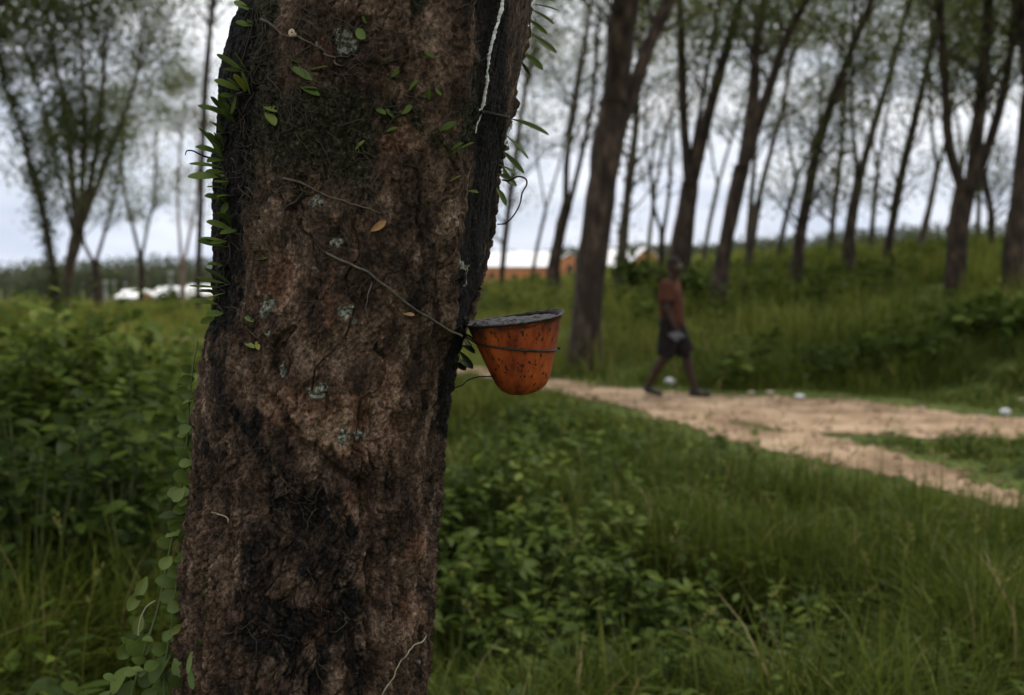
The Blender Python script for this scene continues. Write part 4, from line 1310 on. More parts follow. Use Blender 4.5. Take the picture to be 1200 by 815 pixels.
bark_line('dry_straw', [(248, 598), (258, 601), (272, 611)], 0.0013, 0.0008, M['pale_stem'], 'short dry straw caught on the lower left bark', 'straw', n_=14, lift=.006, seed=7)

# curled black tendril hanging off the right edge
def free_line(name, pts3, r0, r1, mat, label, cat):
    P = smooth_poly(np.array(pts3), 40)
    root = empty(name, P[0]); tag(root, label, cat)
    a = Acc(); add_tube(a, P, np.linspace(r0, r1, 40), 7)
    a.build('strand', mat, root)
free_line('curled_tendril', [at(583, 263, 1.44), at(592, 262, 1.43), at(601, 254, 1.425), at(609, 240, 1.42), at(612, 226, 1.415), at(617, 217, 1.41), at(616, 210, 1.41), at(607, 207, 1.415), at(596, 212, 1.42), at(589, 211, 1.44)], .0010, .0014, M['dark_twig'], 'black curled tendril looping off the right edge of the trunk', 'tendril')
free_line('curled_tendril', [at(262, 186, 1.42), at(246, 185, 1.41), at(236, 182, 1.405), at(226, 177, 1.40), at(219, 177, 1.40), at(217, 182, 1.40)], .0016, .0007, M['dark_twig'], 'dark hooked tendril sticking out of the left ferns', 'tendril')

# ------------------------------------------------------------------ little climbing ferns and leaves on the trunk
def leaf_mesh(base, tip, width, nrm, curl=0.15, n_=9):
    base, tip = np.array(base), np.array(tip)
    d = tip - base
    Ln = np.linalg.norm(d)
    d = d / Ln
    side = unit(np.cross(d, nrm)); up = np.cross(side, d)
    prof_ = [0.14, 0.40, 0.66, 0.86, 0.98, 1.0, 0.94, 0.72, 0.22]
    v = []
    for i in range(n_):
        t = i / (n_ - 1)
        c_ = base + d * Ln * t + up * (curl * Ln * (t - t * t) * 1.3)
        h = width / 2 * prof_[i]
        v += [c_ - side * h + up * h * .22, c_ - side * h * .5 + up * h * .05, c_, c_ + side * h * .5 + up * h * .05, c_ + side * h + up * h * .22]
    i, j = np.meshgrid(np.arange(n_ - 1), np.arange(4), indexing='ij')
    q_ = np.stack([i * 5 + j, i * 5 + j + 1, (i + 1) * 5 + j + 1, (i + 1) * 5 + j], -1).reshape(-1, 4)
    v = np.array(v)
    # a real blade has thickness
    v2 = v - up * 0.0006
    return np.concatenate([v, v2]), np.concatenate([q_, q_[:, ::-1] + len(v)])

rl = rng_(555)
def fern(label, items, group, name='climbing_fern', mat='fern', cat='fern', stem=None):
    if len(items) > 2 and items[0][2] < items[0][0] - 14:
        items = items + [(i_[0] + rl.normal(3, 3), i_[1] + rl.normal(3, 5), i_[0] + (i_[2] - i_[0]) * rl.uniform(.3, .75) + 2, i_[3] + rl.normal(4, 6), i_[4] * rl.uniform(.5, .8), rl.uniform(.2, .6), .02) for i_ in items[:4]]
    """items: (base px, base py, tip px, tip py, width px, tint, toward) ; toward >0 leans to the camera"""
    bases = []
    built = []
    for (bx, by, tx, ty, wd, tn, tw) in items:
        b_, nn = on_trunk(bx, by, 0.0005)
        D = b_[1]
        tp_ = at(tx, ty, D - tw)
        bases.append(b_)
        view = unit(np.array([0, 0, CAMZ]) - b_)
        nr_ = unit(view * rl.uniform(.25, .9) + np.array([rl.normal(0, .3), 0, rl.uniform(.4, 1.0)]))
        wv = wd * rl.uniform(0.85, 1.3) / FPX * D
        built.append((b_, tp_, wv, nr_, tn))
    root = empty(name, np.mean(bases, axis=0))
    tag(root, label, cat, group)
    for (b_, tp_, wv, nr_, tn) in built:
        v, f = leaf_mesh(b_, tp_, wv, nr_, rl.uniform(-.1, .3))
        mk('leaf', v, f, M[mat], root, attrs={'tint': np.full(len(v), np.clip(tn + rl.normal(0, .06), 0, 1))})
    if len(built) > 1:
        o2 = sorted(range(len(built)), key=lambda i: built[i][0][2])
        P = np.array([built[i][0] + np.array([0, -0.001, 0]) for i in o2])
        if np.linalg.norm(np.diff(P, axis=0), axis=1).max() < 0.09:
            a = Acc(); add_tube(a, smooth_poly(P, 4 * len(P)), 0.0008, 5)
            a.build('stem', M['dark_twig'], root)
    return root
GL = 'small ferns climbing the trunk'
fern('pair of broad fern leaves at the very top of the left trunk edge', [(282, 80, 254, 64, 11, .45, .01), (284, 84, 262, 82, 7, .3, .02), (296, 30, 276, 26, 8, .5, .01), (292, 12, 274, 2, 8, .55, 0)], GL)
fern('fern tuft with one yellowing leaf on the upper left trunk edge', [(281, 106, 251, 94, 11, .6, .01), (288, 107, 275, 87, 10, .93, .03), (275, 112, 258, 112, 7, .35, .02)], GL)
fern('dense dark green fern tuft on the left edge under the yellowing leaf', [(266, 131, 232, 124, 12, .42, .01), (264, 131, 247, 114, 9, .45, .02), (270, 142, 249, 130, 11, .4, .02), (274, 136, 262, 122, 8, .35, .03)], GL)
fern('fern tuft with a round pale leaf lying to the right on the left edge', [(262, 156, 246, 143, 13, .55, .02), (258, 157, 279, 155, 11, .72, .04), (262, 176, 241, 156, 13, .55, .02), (256, 179, 233, 150, 8, .3, .01)], GL)
fern('fern with two long flat straight leaves pointing left, mid upper edge', [(260, 182, 229, 172, 9, .45, .02), (262, 197, 222, 192, 7, .55, .01), (264, 206, 220, 207, 9, .6, .01), (262, 188, 243, 190, 10, .4, .03)], GL)
fern('short leaved fern tuft below the two long flat leaves on the left edge', [(264, 222, 243, 219, 9, .55, .02), (262, 236, 240, 230, 11, .45, .02), (266, 228, 252, 239, 10, .35, .03), (268, 212, 251, 213, 8, .5, .03)], GL)
fern('pale leaved fern tuft on the left edge against the bright sky', [(272, 269, 242, 260, 12, .6, .02), (262, 282, 233, 280, 11, .65, .01), (262, 289, 232, 282, 9, .4, .02), (266, 258, 256, 249, 9, .5, .03)], GL)
fern('fern tuft in front of the left white roofs on the trunk edge', [(262, 313, 243, 310, 6, .5, .02), (264, 332, 229, 325, 7, .45, .01), (258, 337, 222, 335, 5, .45, .01), (256, 345, 232, 342, 9, .5, .02), (256, 357, 222, 353, 7, .5, .01), (262, 367, 242, 370, 9, .6, .02), (252, 372, 235, 379, 7, .45, .02)], GL)
fern('drooping fern leaves at the top right edge of the trunk', [(626, 4, 656, 13, 8, .3, .01), (627, 12, 649, 28, 9, .3, .02), (624, 24, 641, 40, 7, .32, .02), (622, 40, 652, 62, 9, .3, .01), (626, -4, 650, 2, 8, .3, .01)], GL)
fern('single short drooping leaf halfway down the upper right edge', [(616, 64, 636, 82, 8, .35, .02), (618, 74, 621, 88, 4, .2, .02)], GL)
fern('long narrow leaf sticking out right beside the spout tip', [(601, 141, 643, 158, 7, .42, .02)], GL)
fern('drooping narrow fern leaves on the right edge above the curled tendril', [(603, 162, 619, 186, 8, .35, .02), (597, 180, 614, 203, 8, .38, .02), (591, 193, 605, 206, 7, .35, .02), (588, 204, 605, 218, 7, .35, .02), (587, 222, 593, 241, 6, .3, .02), (590, 196, 597, 216, 6, .33, .02)], GL)
fern('sprig of slim green leaves high on the left front of the bark', [(330, 60, 352, 74, 7, .3, .01), (339, 78, 366, 94, 9, .45, .012), (350, 100, 374, 112, 9, .4, .01), (360, 84, 384, 78, 7, .3, .01), (348, 106, 372, 104, 7, .35, .01)], GL)
fern('two small round leaves one above the other on the upper left bark', [(309, 125, 325, 131, 9, .62, .012), (311, 132, 322, 147, 11, .68, .012)], GL)
fern('single green leaf beside the large pale lichen patch', [(417, 34, 428, 45, 9, .5, .01), (430, 28, 424, 20, 6, .4, .01)], GL)
fern('loose sprig of small oval leaves on the middle of the upper bark', [(478, 108, 490, 95, 9, .6, .01), (502, 119, 503, 104, 6, .6, .01), (510, 103, 516, 112, 6, .6, .01), (470, 133, 483, 125, 9, .55, .01), (462, 138, 452, 128, 6, .4, .01), (450, 156, 466, 150, 7, .45, .01),
      (440, 128, 452, 134, 6, .35, .01), (497, 60, 508, 68, 7, .35, .01), (444, 78, 452, 72, 6, .3, .01), (456, 90, 468, 84, 7, .3, .01)], GL)
fern('bright fern sprig left of the black tapping groove', [(524, 184, 555, 167, 9, .66, .012), (528, 176, 542, 168, 7, .6, .01), (530, 182, 519, 168, 7, .45, .01), (514, 153, 534, 144, 7, .4, .01)], GL)
fern('tiny yellowish leaf and pale round leaf beside the black groove', [(525, 213, 540, 206, 6, .95, .01), (546, 224, 560, 226, 7, .72, .012)], GL)
fern('tiny pointed leaf on the bark above the dry pale creeper stem', [(416, 176, 427, 165, 5, .65, .01), (420, 180, 418, 168, 4, .5, .01)], GL)
fern('row of small yellow green leaves on the left bark level with the cup', [(286, 371, 297, 377, 7, .6, .01), (288, 387, 302, 393, 8, .75, .01), (286, 402, 298, 408, 7, .8, .01), (298, 304, 312, 303, 5, .6, .01), (296, 295, 310, 293, 5, .5, .01), (300, 400, 303, 410, 5, .85, .01)], GL)
fern('two hanging narrow leaves at the bottom left of the trunk front', [(225, 762, 220, 790, 7, .6, .015), (222, 782, 226, 808, 7, .5, .015), (232, 750, 243, 757, 9, .4, .012)], GL)
fern('small leaves in a column low on the left trunk front', [(238, 690, 243, 682, 7, .4, .01), (238, 704, 242, 695, 8, .42, .01), (236, 720, 241, 713, 7, .4, .01)], GL)
fern('dark dead leaves hanging under the cup wire', [(541, 405, 556, 414, 9, .0, .02), (539, 412, 554, 432, 8, .0, .02), (543, 420, 553, 432, 10, .05, .02), (536, 425, 545, 434, 8, .0, .02), (546, 398, 552, 408, 7, .1, .02)], GL, name='dead_leaves', cat='dead leaves', mat='fern')

# the climbing vine with rounder leaves down the lower left edge
def vine():
    rg = rng_(808)
    root = empty('climbing_vine', at(200, 830, 1.45))
    tag(root, 'round leaved vine climbing the lower left edge of the trunk', 'vine')
    path_px = [(150, 840), (158, 800), (170, 760), (186, 710), (196, 660), (206, 610), (214, 560), (220, 510), (222, 470), (226, 430), (232, 400)]
    P = smooth_poly(np.array([at(x, y, 1.47 - .02 * math.sin(i)) for i, (x, y) in enumerate(path_px)]), 50)
    a = Acc(); add_tube(a, P, np.linspace(.0022, .0011, 50), 6)
    a.build('stem', M['stem'], root)
    P2 = smooth_poly(np.array([at(x, y, 1.44) for x, y in [(196, 840), (192, 790), (200, 740), (206, 690), (210, 640)]]), 24)
    a = Acc(); add_tube(a, P2, np.linspace(.0020, .0011, 24), 6)
    a.build('stem', M['stem'], root)
    P3 = smooth_poly(np.array([at(x, y, 1.42) for x, y in [(162, 745), (164, 728), (171, 712), (182, 704)]]), 16)
    a = Acc(); add_tube(a, P3, np.linspace(.0012, .0008, 16), 6)
    a.build('tendril', M['pale_stem'], root)
    spec = [(230, 436, 212, 430, 11, .5), (228, 444, 210, 446, 12, .6), (224, 462, 206, 458, 13, .55), (226, 470, 212, 476, 12, .6), (222, 494, 208, 486, 12, .55), (224, 500, 210, 507, 13, .6), (226, 512, 216, 520, 12, .5),
            (222, 540, 205, 524, 11, .62), (220, 548, 208, 538, 12, .6), (222, 562, 203, 556, 15, .7), (224, 566, 218, 582, 14, .7), (216, 572, 203, 588, 14, .75), (222, 580, 214, 600, 15, .7), (220, 596, 203, 600, 13, .6),
            (222, 604, 186, 606, 10, .4), (212, 616, 196, 612, 13, .55), (216, 626, 194, 628, 14, .6), (204, 640, 184, 634, 13, .65), (200, 652, 190, 668, 15, .72), (214, 644, 216, 662, 13, .6), (212, 670, 196, 674, 14, .5),
            (216, 684, 182, 680, 16, .48), (210, 694, 188, 704, 17, .5), (214, 708, 196, 716, 15, .45), (166, 690, 150, 716, 13, .85), (172, 676, 160, 700, 12, .82), (166, 720, 158, 744, 12, .7), (176, 742, 160, 768, 20, .68),
            (166, 772, 150, 750, 15, .62), (154, 752, 138, 772, 17, .66), (152, 782, 130, 812, 24, .6), (156, 798, 142, 822, 20, .55), (200, 768, 176, 800, 24, .35), (196, 760, 178, 764, 16, .5), (206, 742, 190, 752, 17, .55),
            (204, 772, 214, 794, 15, .6), (196, 800, 180, 815, 18, .5), (210, 800, 198, 818, 17, .55), (186, 806, 168, 826, 19, .5), (212, 734, 200, 728, 14, .5), (184, 716, 170, 728, 14, .62), (206, 716, 214, 732, 12, .4), (176, 786, 166, 806, 17, .45), (130, 810, 112, 830, 20, .5)]
    for _ in range(46):
        b0 = spec[rg.integers(0, 46)]
        bx, by = b0[0] + rg.normal(2, 6), b0[1] + rg.normal(0, 12)
        a_ = rg.uniform(2.2, 4.6)
        ln_ = rg.uniform(8, 21)
        spec.append((bx, by, bx + math.cos(a_) * ln_, by + math.sin(a_) * ln_ * .9, ln_ * rg.uniform(.5, .8), rg.uniform(.25, .75)))
    for bx, by, tx, ty, wd, tn in spec:
        D = 1.455 + rg.normal(0, .02)
        b_, t_ = at(bx, by, D), at(tx, ty, D - rg.uniform(-.005, .02))
        view = unit(np.array([0, 0, CAMZ]) - b_)
        nn = unit(view + rg.normal(0, .35, 3) + np.array([0, 0, .35]))
        v, f = leaf_mesh(b_, t_, wd / FPX * D * 1.05, nn, rg.uniform(.0, .3))
        mk('leaf', v, f, M['fern'], root, attrs={'tint': np.full(len(v), np.clip(tn - .06 + rg.normal(0, .06), 0, .88))})
vine()

# bits stuck to the bark
M['snail'] = surface('pale_shell', [(0.3, (0.45, 0.33, 0.2)), (0.7, (0.62, 0.5, 0.34))], 200, 0.5, 0.3, 300, bump_dist=.0005)
c_, nn = on_trunk(344, 39, 0.002)
P = []
for t in np.linspace(0, 4 * math.pi, 40):
    r = .0006 + .0034 * t / (4 * math.pi)
    P.append(c_ + np.array([r * math.cos(t), -.004 * (1 - t / 12.6), r * 1.2 * math.sin(t)]))
root = empty('snail_shell', c_); tag(root, 'tiny pale snail-like curl on the bark near the top left twig', 'shell')
a = Acc(); add_tube(a, np.array(P), np.linspace(.0004, .0018, 40), 7); a.build('shell', M['snail'], root)
M['chip'] = surface('orange_bark_chip', [(0.3, (0.25, 0.12, 0.05)), (0.7, (0.42, 0.23, 0.10))], 150, 0.8, 0.4, 300, bump_dist=.0006)
b_, nn = on_trunk(434, 271, 0.002); t_, _ = on_trunk(449, 255, 0.010)
root = empty('bark_chip', b_); tag(root, 'curled orange brown bark chip stuck mid trunk above the slanting wire', 'bark chip')
v, f = leaf_mesh(b_, t_, .009, unit(nn + np.array([.3, 0, .4])), .3); v[len(v) // 2:] -= nn * .0012
mk('chip', v, f, M['chip'], root)
b_, nn = on_trunk(472, 368, 0.001); t_, _ = on_trunk(484, 369, 0.006)
root = empty('bark_chip', b_); tag(root, 'small yellowish bark chip just under the slanting wire', 'bark chip')
v, f = leaf_mesh(b_, t_, .005, unit(nn + np.array([0, 0, .6])), .2); mk('chip', v, f, M['chip'], root)

# ------------------------------------------------------------------ grass, one mass
def scatter(n_, y0, y1, margin, rng, xl=None, xr=None):
    y = np.sqrt(rng.uniform(y0 ** 2, y1 ** 2, n_))
    wd = 0.545 * y + margin
    x = rng.uniform(-1, 1, n_) * wd
    if xl is not None:
        k_ = (x > xl) & (x < xr)
        x, y = x[k_], y[k_]
    return x, y

def grass():
    rng = rng_(2024)
    acc = Acc()
    for (n_, y0, y1, marg, h0, h1, wd, lv) in [(95000, 1.9, 6, 1.0, .12, .44, .0095, 5), (110000, 6, 14, 1.2, .12, .40, .010, 4), (110000, 14, 36, 1.5, .25, .62, .020, 4), (60000, 36, 95, 3, .3, .65, .06, 3)]:
        x, y = scatter(n_, y0, y1, marg, rng)
        k_ = path_mask(x, y) < rng.normal(-0.02, .06, len(x))
        k_ &= np.hypot(x - cxs[2], y - cys[2]) > 0.3
        x, y = x[k_], y[k_]
        cl_ = fbm(x * 1.1, y * 1.1, .4, 500, 3)
        cl2 = fbm(x * .28, y * .28, .9, 510, 3)
        ed = np.clip(-path_mask(x, y) / np.where(y < 12, 1.5, 1.0), np.interp(x, [.6, 1.5], [.55, .16]), 1)                 # shorter, trodden beside the track
        if y0 > 5: ed = np.where((x > 2.0) & (y < 10.5), np.minimum(ed, .3), ed)
        h = rng.uniform(h0, h1, len(x)) ** 1.0 * (0.15 + 1.7 * sstep(.25, .75, cl_)) * ed
        # clumps share a leaning direction
        az = rng.uniform(0, 6.283, len(x))
        bend = np.clip(rng.beta(2.2, 2.0, len(x)) * 1.15, .1, 1.1)
        w_ = wd * rng.uniform(.5, 1.4, len(x))
        tint = np.clip(0.18 + 0.55 * cl2 + 0.25 * (cl_ - .5) + rng.normal(0, .17, len(x)) + np.where(y > 15, np.interp(x / y, [-.5, -.1, .15, .4], [.42, .44, .36, .14]), 0), 0, .95)  # far grass tint raised to paint in the sunlit field, least on the right
        dry = rng.uniform(0, 1, len(x)) < 0.02
        tint = np.where(dry, 1.0, tint)
        v, f = blades(np.stack([x, y, ground_z(x, y) - .02], 1), h, w_, az, bend, lv)
        acc.add(v, f, np.repeat(tint, lv * 2))
    o = acc.build('grass', M['grass'], smooth=True)
    tag(o, 'rank green grass covering the ground on both sides of the path', 'grass', kind='stuff')
    # seed stalks
    a2 = Acc()
    x, y = scatter(260, 2.6, 9, .3, rng)
    k_ = path_mask(x, y) < -.2
    for px, py in zip(x[k_], y[k_]):
        z = float(ground_z(np.array([px]), np.array([py]))[0])
        hh = rng.uniform(.45, .75)
        az = rng.uniform(0, 6.28)
        d = np.array([math.cos(az), math.sin(az), 0])
        P = np.array([[px, py, z], [px, py, z + hh * .5], np.array([px, py, z + hh * .85]) + d * .05, np.array([px, py, z + hh]) + d * .12])
        add_tube(a2, smooth_poly(P, 8), np.linspace(.0016, .0006, 8), 4, .9)
        m_ = 16
        b = P[3] + (P[2] - P[3]) * rng.uniform(0, 1, m_)[:, None]
        aa_ = rng.uniform(0, 6.28, m_)
        v, f = diamonds(b, unit(np.stack([np.cos(aa_), np.sin(aa_), 1 + 0 * aa_], 1)), unit(rng.normal(0, 1, (m_, 3))), np.full(m_, .022), np.full(m_, .005))
        a2.add(v, f, .97)
    o = a2.build('seed_stalks', M['grass'])
    tag(o, 'thin grass seed stalks standing above the turf', 'grass stalks', kind='stuff')
grass()

# low broad leaved weeds, uncountable ground cover
def weeds():
    rng = rng_(77)
    acc, st = Acc(), Acc()
    def plants(x, y, hh, leaf_l, nl):
        z = ground_z(x, y)
        for k_ in range(len(x)):
            h = hh[k_]
            az = rng.uniform(0, 6.28)
            lean = rng.uniform(.05, .3) * h
            P = np.array([[x[k_], y[k_], z[k_]], [x[k_] + math.cos(az) * lean * .4, y[k_] + math.sin(az) * lean * .4, z[k_] + h * .55], [x[k_] + math.cos(az) * lean, y[k_] + math.sin(az) * lean, z[k_] + h]])
            add_tube(st, P, [.004, .003, .0015], 4, .4)
            m_ = nl
            t = rng.uniform(.25, 1, m_)
            b = np.where(t[:, None] < .55, P[0] + (P[1] - P[0]) * (t / .55)[:, None], P[1] + (P[2] - P[1]) * ((t - .55) / .45)[:, None])
            a_ = rng.uniform(0, 6.28, m_)
            d = unit(np.stack([np.cos(a_), np.sin(a_), rng.uniform(-.2, .7, m_)], 1))
            ll = leaf_l[k_] * rng.uniform(.6, 1.2, m_)
            b = b + d * .015
            v, f = leaves(b, d, np.array([0, 0, 1.0]) + rng.normal(0, .25, (m_, 3)), ll, ll * rng.uniform(.38, .6, m_), rng.uniform(.1, .5, m_))
            acc.add(v, f, np.repeat(np.clip(rng.uniform(.15, .75) + rng.normal(0, .12, m_), 0, 1), 15))
    # left of the trunk
    y = rng.uniform(2.1, 9, 430); x = -rng.uniform(0.08, .62, 430) * y - .25 + rng.normal(0, .2, 430)
    plants(x, y, rng.uniform(.18, .5, 430), rng.uniform(.05, .11, 430), 14)
    # right of the trunk, low clump under the cup
    y = rng.uniform(3.6, 7.5, 380); x = rng.normal(0.02, .09, 380) * y + .05
    k_ = path_mask(x, y) < -.15
    plants(x[k_], y[k_], rng.uniform(.18, .5, k_.sum()), rng.uniform(.04, .10, k_.sum()), 18)
    # scattered on the right
    y = rng.uniform(2.4, 10.5, 1500); x = rng.uniform(-.02, .56, 1500) * y
    k_ = path_mask(x, y) < -.15
    plants(x[k_], y[k_], rng.uniform(.08, .34, k_.sum()) * np.clip(-path_mask(x[k_], y[k_]), .3, 1), rng.uniform(.03, .085, k_.sum()), 12)
    # on the bank and beyond the track
    x, y = scatter(1500, 13, 34, 1, rng)
    k_ = (path_mask(x, y) < -.3) & (fbm(x * .3, y * .3, 2, 600, 2) > .46)
    plants(x[k_], y[k_], rng.uniform(.35, .85, k_.sum()), rng.uniform(.13, .24, k_.sum()), 13)
    o = acc.build('weeds', M['weed'])
    tag(o, 'tangle of low broad leaved weeds among the grass', 'weeds', kind='stuff')
    o = st.build('weed_stems', M['stem'])
    tag(o, 'thin stems of the low weeds among the grass', 'weed stems', kind='stuff')
weeds()

# ------------------------------------------------------------------ shrubs
def shrub(label, px, d, top_row, radius, nst, nl, leaf, seed, group, tint=(.15, .8), mat='weed', wr=.5):
    rng = rng_(seed)
    x = at(px, 330, d)[0]
    gz = float(ground_z(np.array([x]), np.array([float(d)]))[0])
    h = max(CAMZ + (325 - top_row) / FPX * d - gz, .3)
    root = empty('leafy_shrub', (x, d, gz))
    tag(root, label, 'shrub', group)
    st, lf = Acc(), Acc()
    for k in range(nst):
        az = rng.uniform(0, 6.28)
        rr_ = radius * rng.uniform(.15, 1)
        hh = h * 1.08 * rng.uniform(.62, 1) * (1 - .25 * (rr_ / radius) ** 2)
        P = smooth_poly(np.array([[x + math.cos(az) * rr_ * .15, d + math.sin(az) * rr_ * .15, gz - .05], [x + math.cos(az) * rr_ * .6, d + math.sin(az) * rr_ * .6, gz + hh * .55], [x + math.cos(az) * rr_, d + math.sin(az) * rr_, gz + hh]]), 9)
        add_tube(st, P, np.linspace(.009, .003, 9), 5)
        m_ = nl
        t = rng.uniform(.2, 1, m_) ** .8
        i = np.clip((t * 8).astype(int), 0, 7)
        b = P[i] + (P[i + 1] - P[i]) * (t * 8 - i)[:, None]
        b = b + rng.normal(0, 1, (m_, 3)) * leaf * .8
        a_ = rng.uniform(0, 6.28, m_)
        dd = unit(np.stack([np.cos(a_), np.sin(a_), rng.uniform(-.4, .6, m_)], 1))
        ll = leaf * rng.uniform(.6, 1.25, m_)
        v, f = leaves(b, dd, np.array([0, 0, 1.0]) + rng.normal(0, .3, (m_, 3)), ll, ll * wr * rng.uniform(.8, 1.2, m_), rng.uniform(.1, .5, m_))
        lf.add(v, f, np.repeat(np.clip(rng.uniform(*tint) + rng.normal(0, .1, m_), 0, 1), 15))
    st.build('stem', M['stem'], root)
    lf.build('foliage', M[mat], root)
GS = 'leafy shrubs in the left undergrowth'
shrub('tall leafy shrub at the left edge, its leaf tops level with the field', 20, 5.6, 376, .7, 30, 34, .11, 1, GS)
shrub('bright topped shrub with large leaves in front of the many-limbed tree', 88, 6.0, 350, .6, 28, 34, .13, 2, GS, (.35, .95))
shrub('bushy shrub right of the bright topped shrub, nearest the trunk vine', 150, 5.2, 410, .5, 22, 34, .10, 3, GS)
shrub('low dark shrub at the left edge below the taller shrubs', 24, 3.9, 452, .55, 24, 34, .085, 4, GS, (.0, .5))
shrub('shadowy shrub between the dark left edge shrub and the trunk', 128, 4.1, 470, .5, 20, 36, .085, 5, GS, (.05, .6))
shrub('far left shrub standing behind the tall left edge shrub', -20, 7.5, 384, .8, 22, 34, .13, 6, GS)
shrub('pale green shrub farther back between the bushy shrub and trunk', 188, 8.5, 412, .7, 22, 34, .12, 7, GS, (.4, .95))
shrub('round dark green bush in front of the left white roof', 197, 60, 346, 1.0, 20, 30, .4, 8, 'bushes far out in the field', (0, .4))
GB = 'shrubs on the bank and behind the walking person'
shrub('rounded shrub with shade-dark leaves overhanging the path edge under the right bank', 1010, 13.2, 428, .9, 26, 40, .12, 9, GB, (.05, .5))  # this and the next: dark tints paint in the shadow under the overhang
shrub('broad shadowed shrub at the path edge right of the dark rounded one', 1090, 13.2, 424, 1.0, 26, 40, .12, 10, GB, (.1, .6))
shrub('leafy bush behind the head of the walking person', 752, 26, 306, .9, 22, 40, .2, 12, GB, (.2, .7))
shrub('shrub with bright leaves at far right of the bank', 1180, 14.5, 345, 1.0, 24, 40, .17, 13, GB, (.3, .9))
shrub('small bush beside the foot of the leaning two-limbed tree', 800, 21, 318, .8, 20, 36, .18, 14, GB, (.1, .6))
shrub('leafy shrub in the grass between the cup and the path', 640, 8.2, 474, .6, 22, 44, .075, 15, 'shrubs by the near grass', (.1, .7))
shrub('broad leaved shrub under the cup close to the trunk edge', 575, 5.0, 506, .45, 18, 36, .075, 16, 'shrubs by the near grass', (.25, .9))

# ------------------------------------------------------------------ the walking person
def capsule(bm, a, b, ra, rb, seg=14):
    a, b = Vector(a), Vector(b)
    d = b - a
    Ln = d.length
    rot = d.to_track_quat('Z', 'Y').to_matrix().to_4x4()
    n_ = 6
    rings = []
    for k in range(n_ + 1):
        t = -math.pi / 2 + math.pi / 2 * k / n_
        rings.append((ra * math.cos(t), ra * math.sin(t)))
    for k in range(n_ + 1):
        t = math.pi / 2 * k / n_
        rings.append((rb * math.cos(t), Ln + rb * math.sin(t)))
    grid = []
    for (r, z) in rings:
        r = max(r, 1e-4)
        grid.append([bm.verts.new(Matrix.Translation(a) @ rot @ Vector((r * math.cos(2 * math.pi * s / seg), r * math.sin(2 * math.pi * s / seg), z))) for s in range(seg)])
    for i in range(len(grid) - 1):
        for s in range(seg):
            bm.faces.new((grid[i][s], grid[i][(s + 1) % seg], grid[i + 1][(s + 1) % seg], grid[i + 1][s]))
    bm.faces.new(grid[0][::-1]); bm.faces.new(grid[-1])

def ellip(bm, c, rx, ry, rz, rot=None):
    mat = Matrix.Translation(Vector(c)) @ (rot.to_4x4() if rot is not None else Matrix.Identity(4)) @ Matrix.Diagonal((rx, ry, rz, 1))
    bmesh.ops.create_uvsphere(bm, u_segments=20, v_segments=14, radius=1, matrix=mat)

def remeshed(name, bm, voxel, mat, parent, smooth_it=6, cut=None):
    me = bpy.data.meshes.new(name); bm.to_mesh(me); bm.free()
    tmp = bpy.data.objects.new(name, me); COL.objects.link(tmp)
    md = tmp.modifiers.new('r', 'REMESH'); md.mode = 'VOXEL'; md.voxel_size = voxel
    sm = tmp.modifiers.new('s', 'SMOOTH'); sm.factor = .5; sm.iterations = smooth_it
    dg = bpy.context.evaluated_depsgraph_get()
    m2 = bpy.data.meshes.new_from_object(tmp.evaluated_get(dg))
    bpy.data.objects.remove(tmp)
    bpy.data.meshes.remove(me)
    if cut:
        b2 = bmesh.new(); b2.from_mesh(m2)
        bmesh.ops.delete(b2, geom=[v_ for v_ in b2.verts if cut(v_.co)], context='VERTS')
        b2.to_mesh(m2); b2.free()
    m2.materials.clear(); m2.materials.append(mat)
    m2.polygons.foreach_set('use_smooth', np.full(len(m2.polygons), True))
    m2.name = name
    o_ = bpy.data.objects.new(name, m2); COL.objects.link(o_); o_.parent = parent
    return o_

M['skin'] = surface('dark_skin', [(0.3, (0.030, 0.017, 0.011)), (0.7, (0.05, 0.029, 0.019))], 20, 0.6, 0.1, 60, bump_dist=.001, spec=0.15)
M['shirt'] = surface('rust_brown_cotton', [(0.3, (0.052, 0.020, 0.012)), (0.7, (0.088, 0.035, 0.021))], 9, 0.9, 0.5, 26, bump_dist=.01, spec=0.1)
M['shorts'] = surface('black_grey_cotton', [(0.3, (0.009, 0.007, 0.007)), (0.7, (0.022, 0.018, 0.018))], 9, 0.9, 0.5, 26, bump_dist=.01, spec=0.08)
M['cloth'] = surface('grey_cloth', [(0.3, (0.07, 0.075, 0.08)), (0.7, (0.14, 0.148, 0.155))], 30, 0.85, 0.5, 60, bump_dist=.004)
M['shoe'] = surface('black_shoe', [(0.3, (0.010, 0.009, 0.009)), (0.7, (0.022, 0.020, 0.020))], 30, 0.55, 0.2, 60, bump_dist=.002)
M['hair'] = surface('short_black_hair', [(0.3, (0.006, 0.005, 0.005)), (0.7, (0.014, 0.012, 0.011))], 120, 0.9, 0.8, 200, bump_dist=.004)
M['eye'] = surface('eye_white', [(0.3, (0.4, 0.38, 0.35)), (0.7, (0.5, 0.48, 0.45))], 30, 0.3, 0)

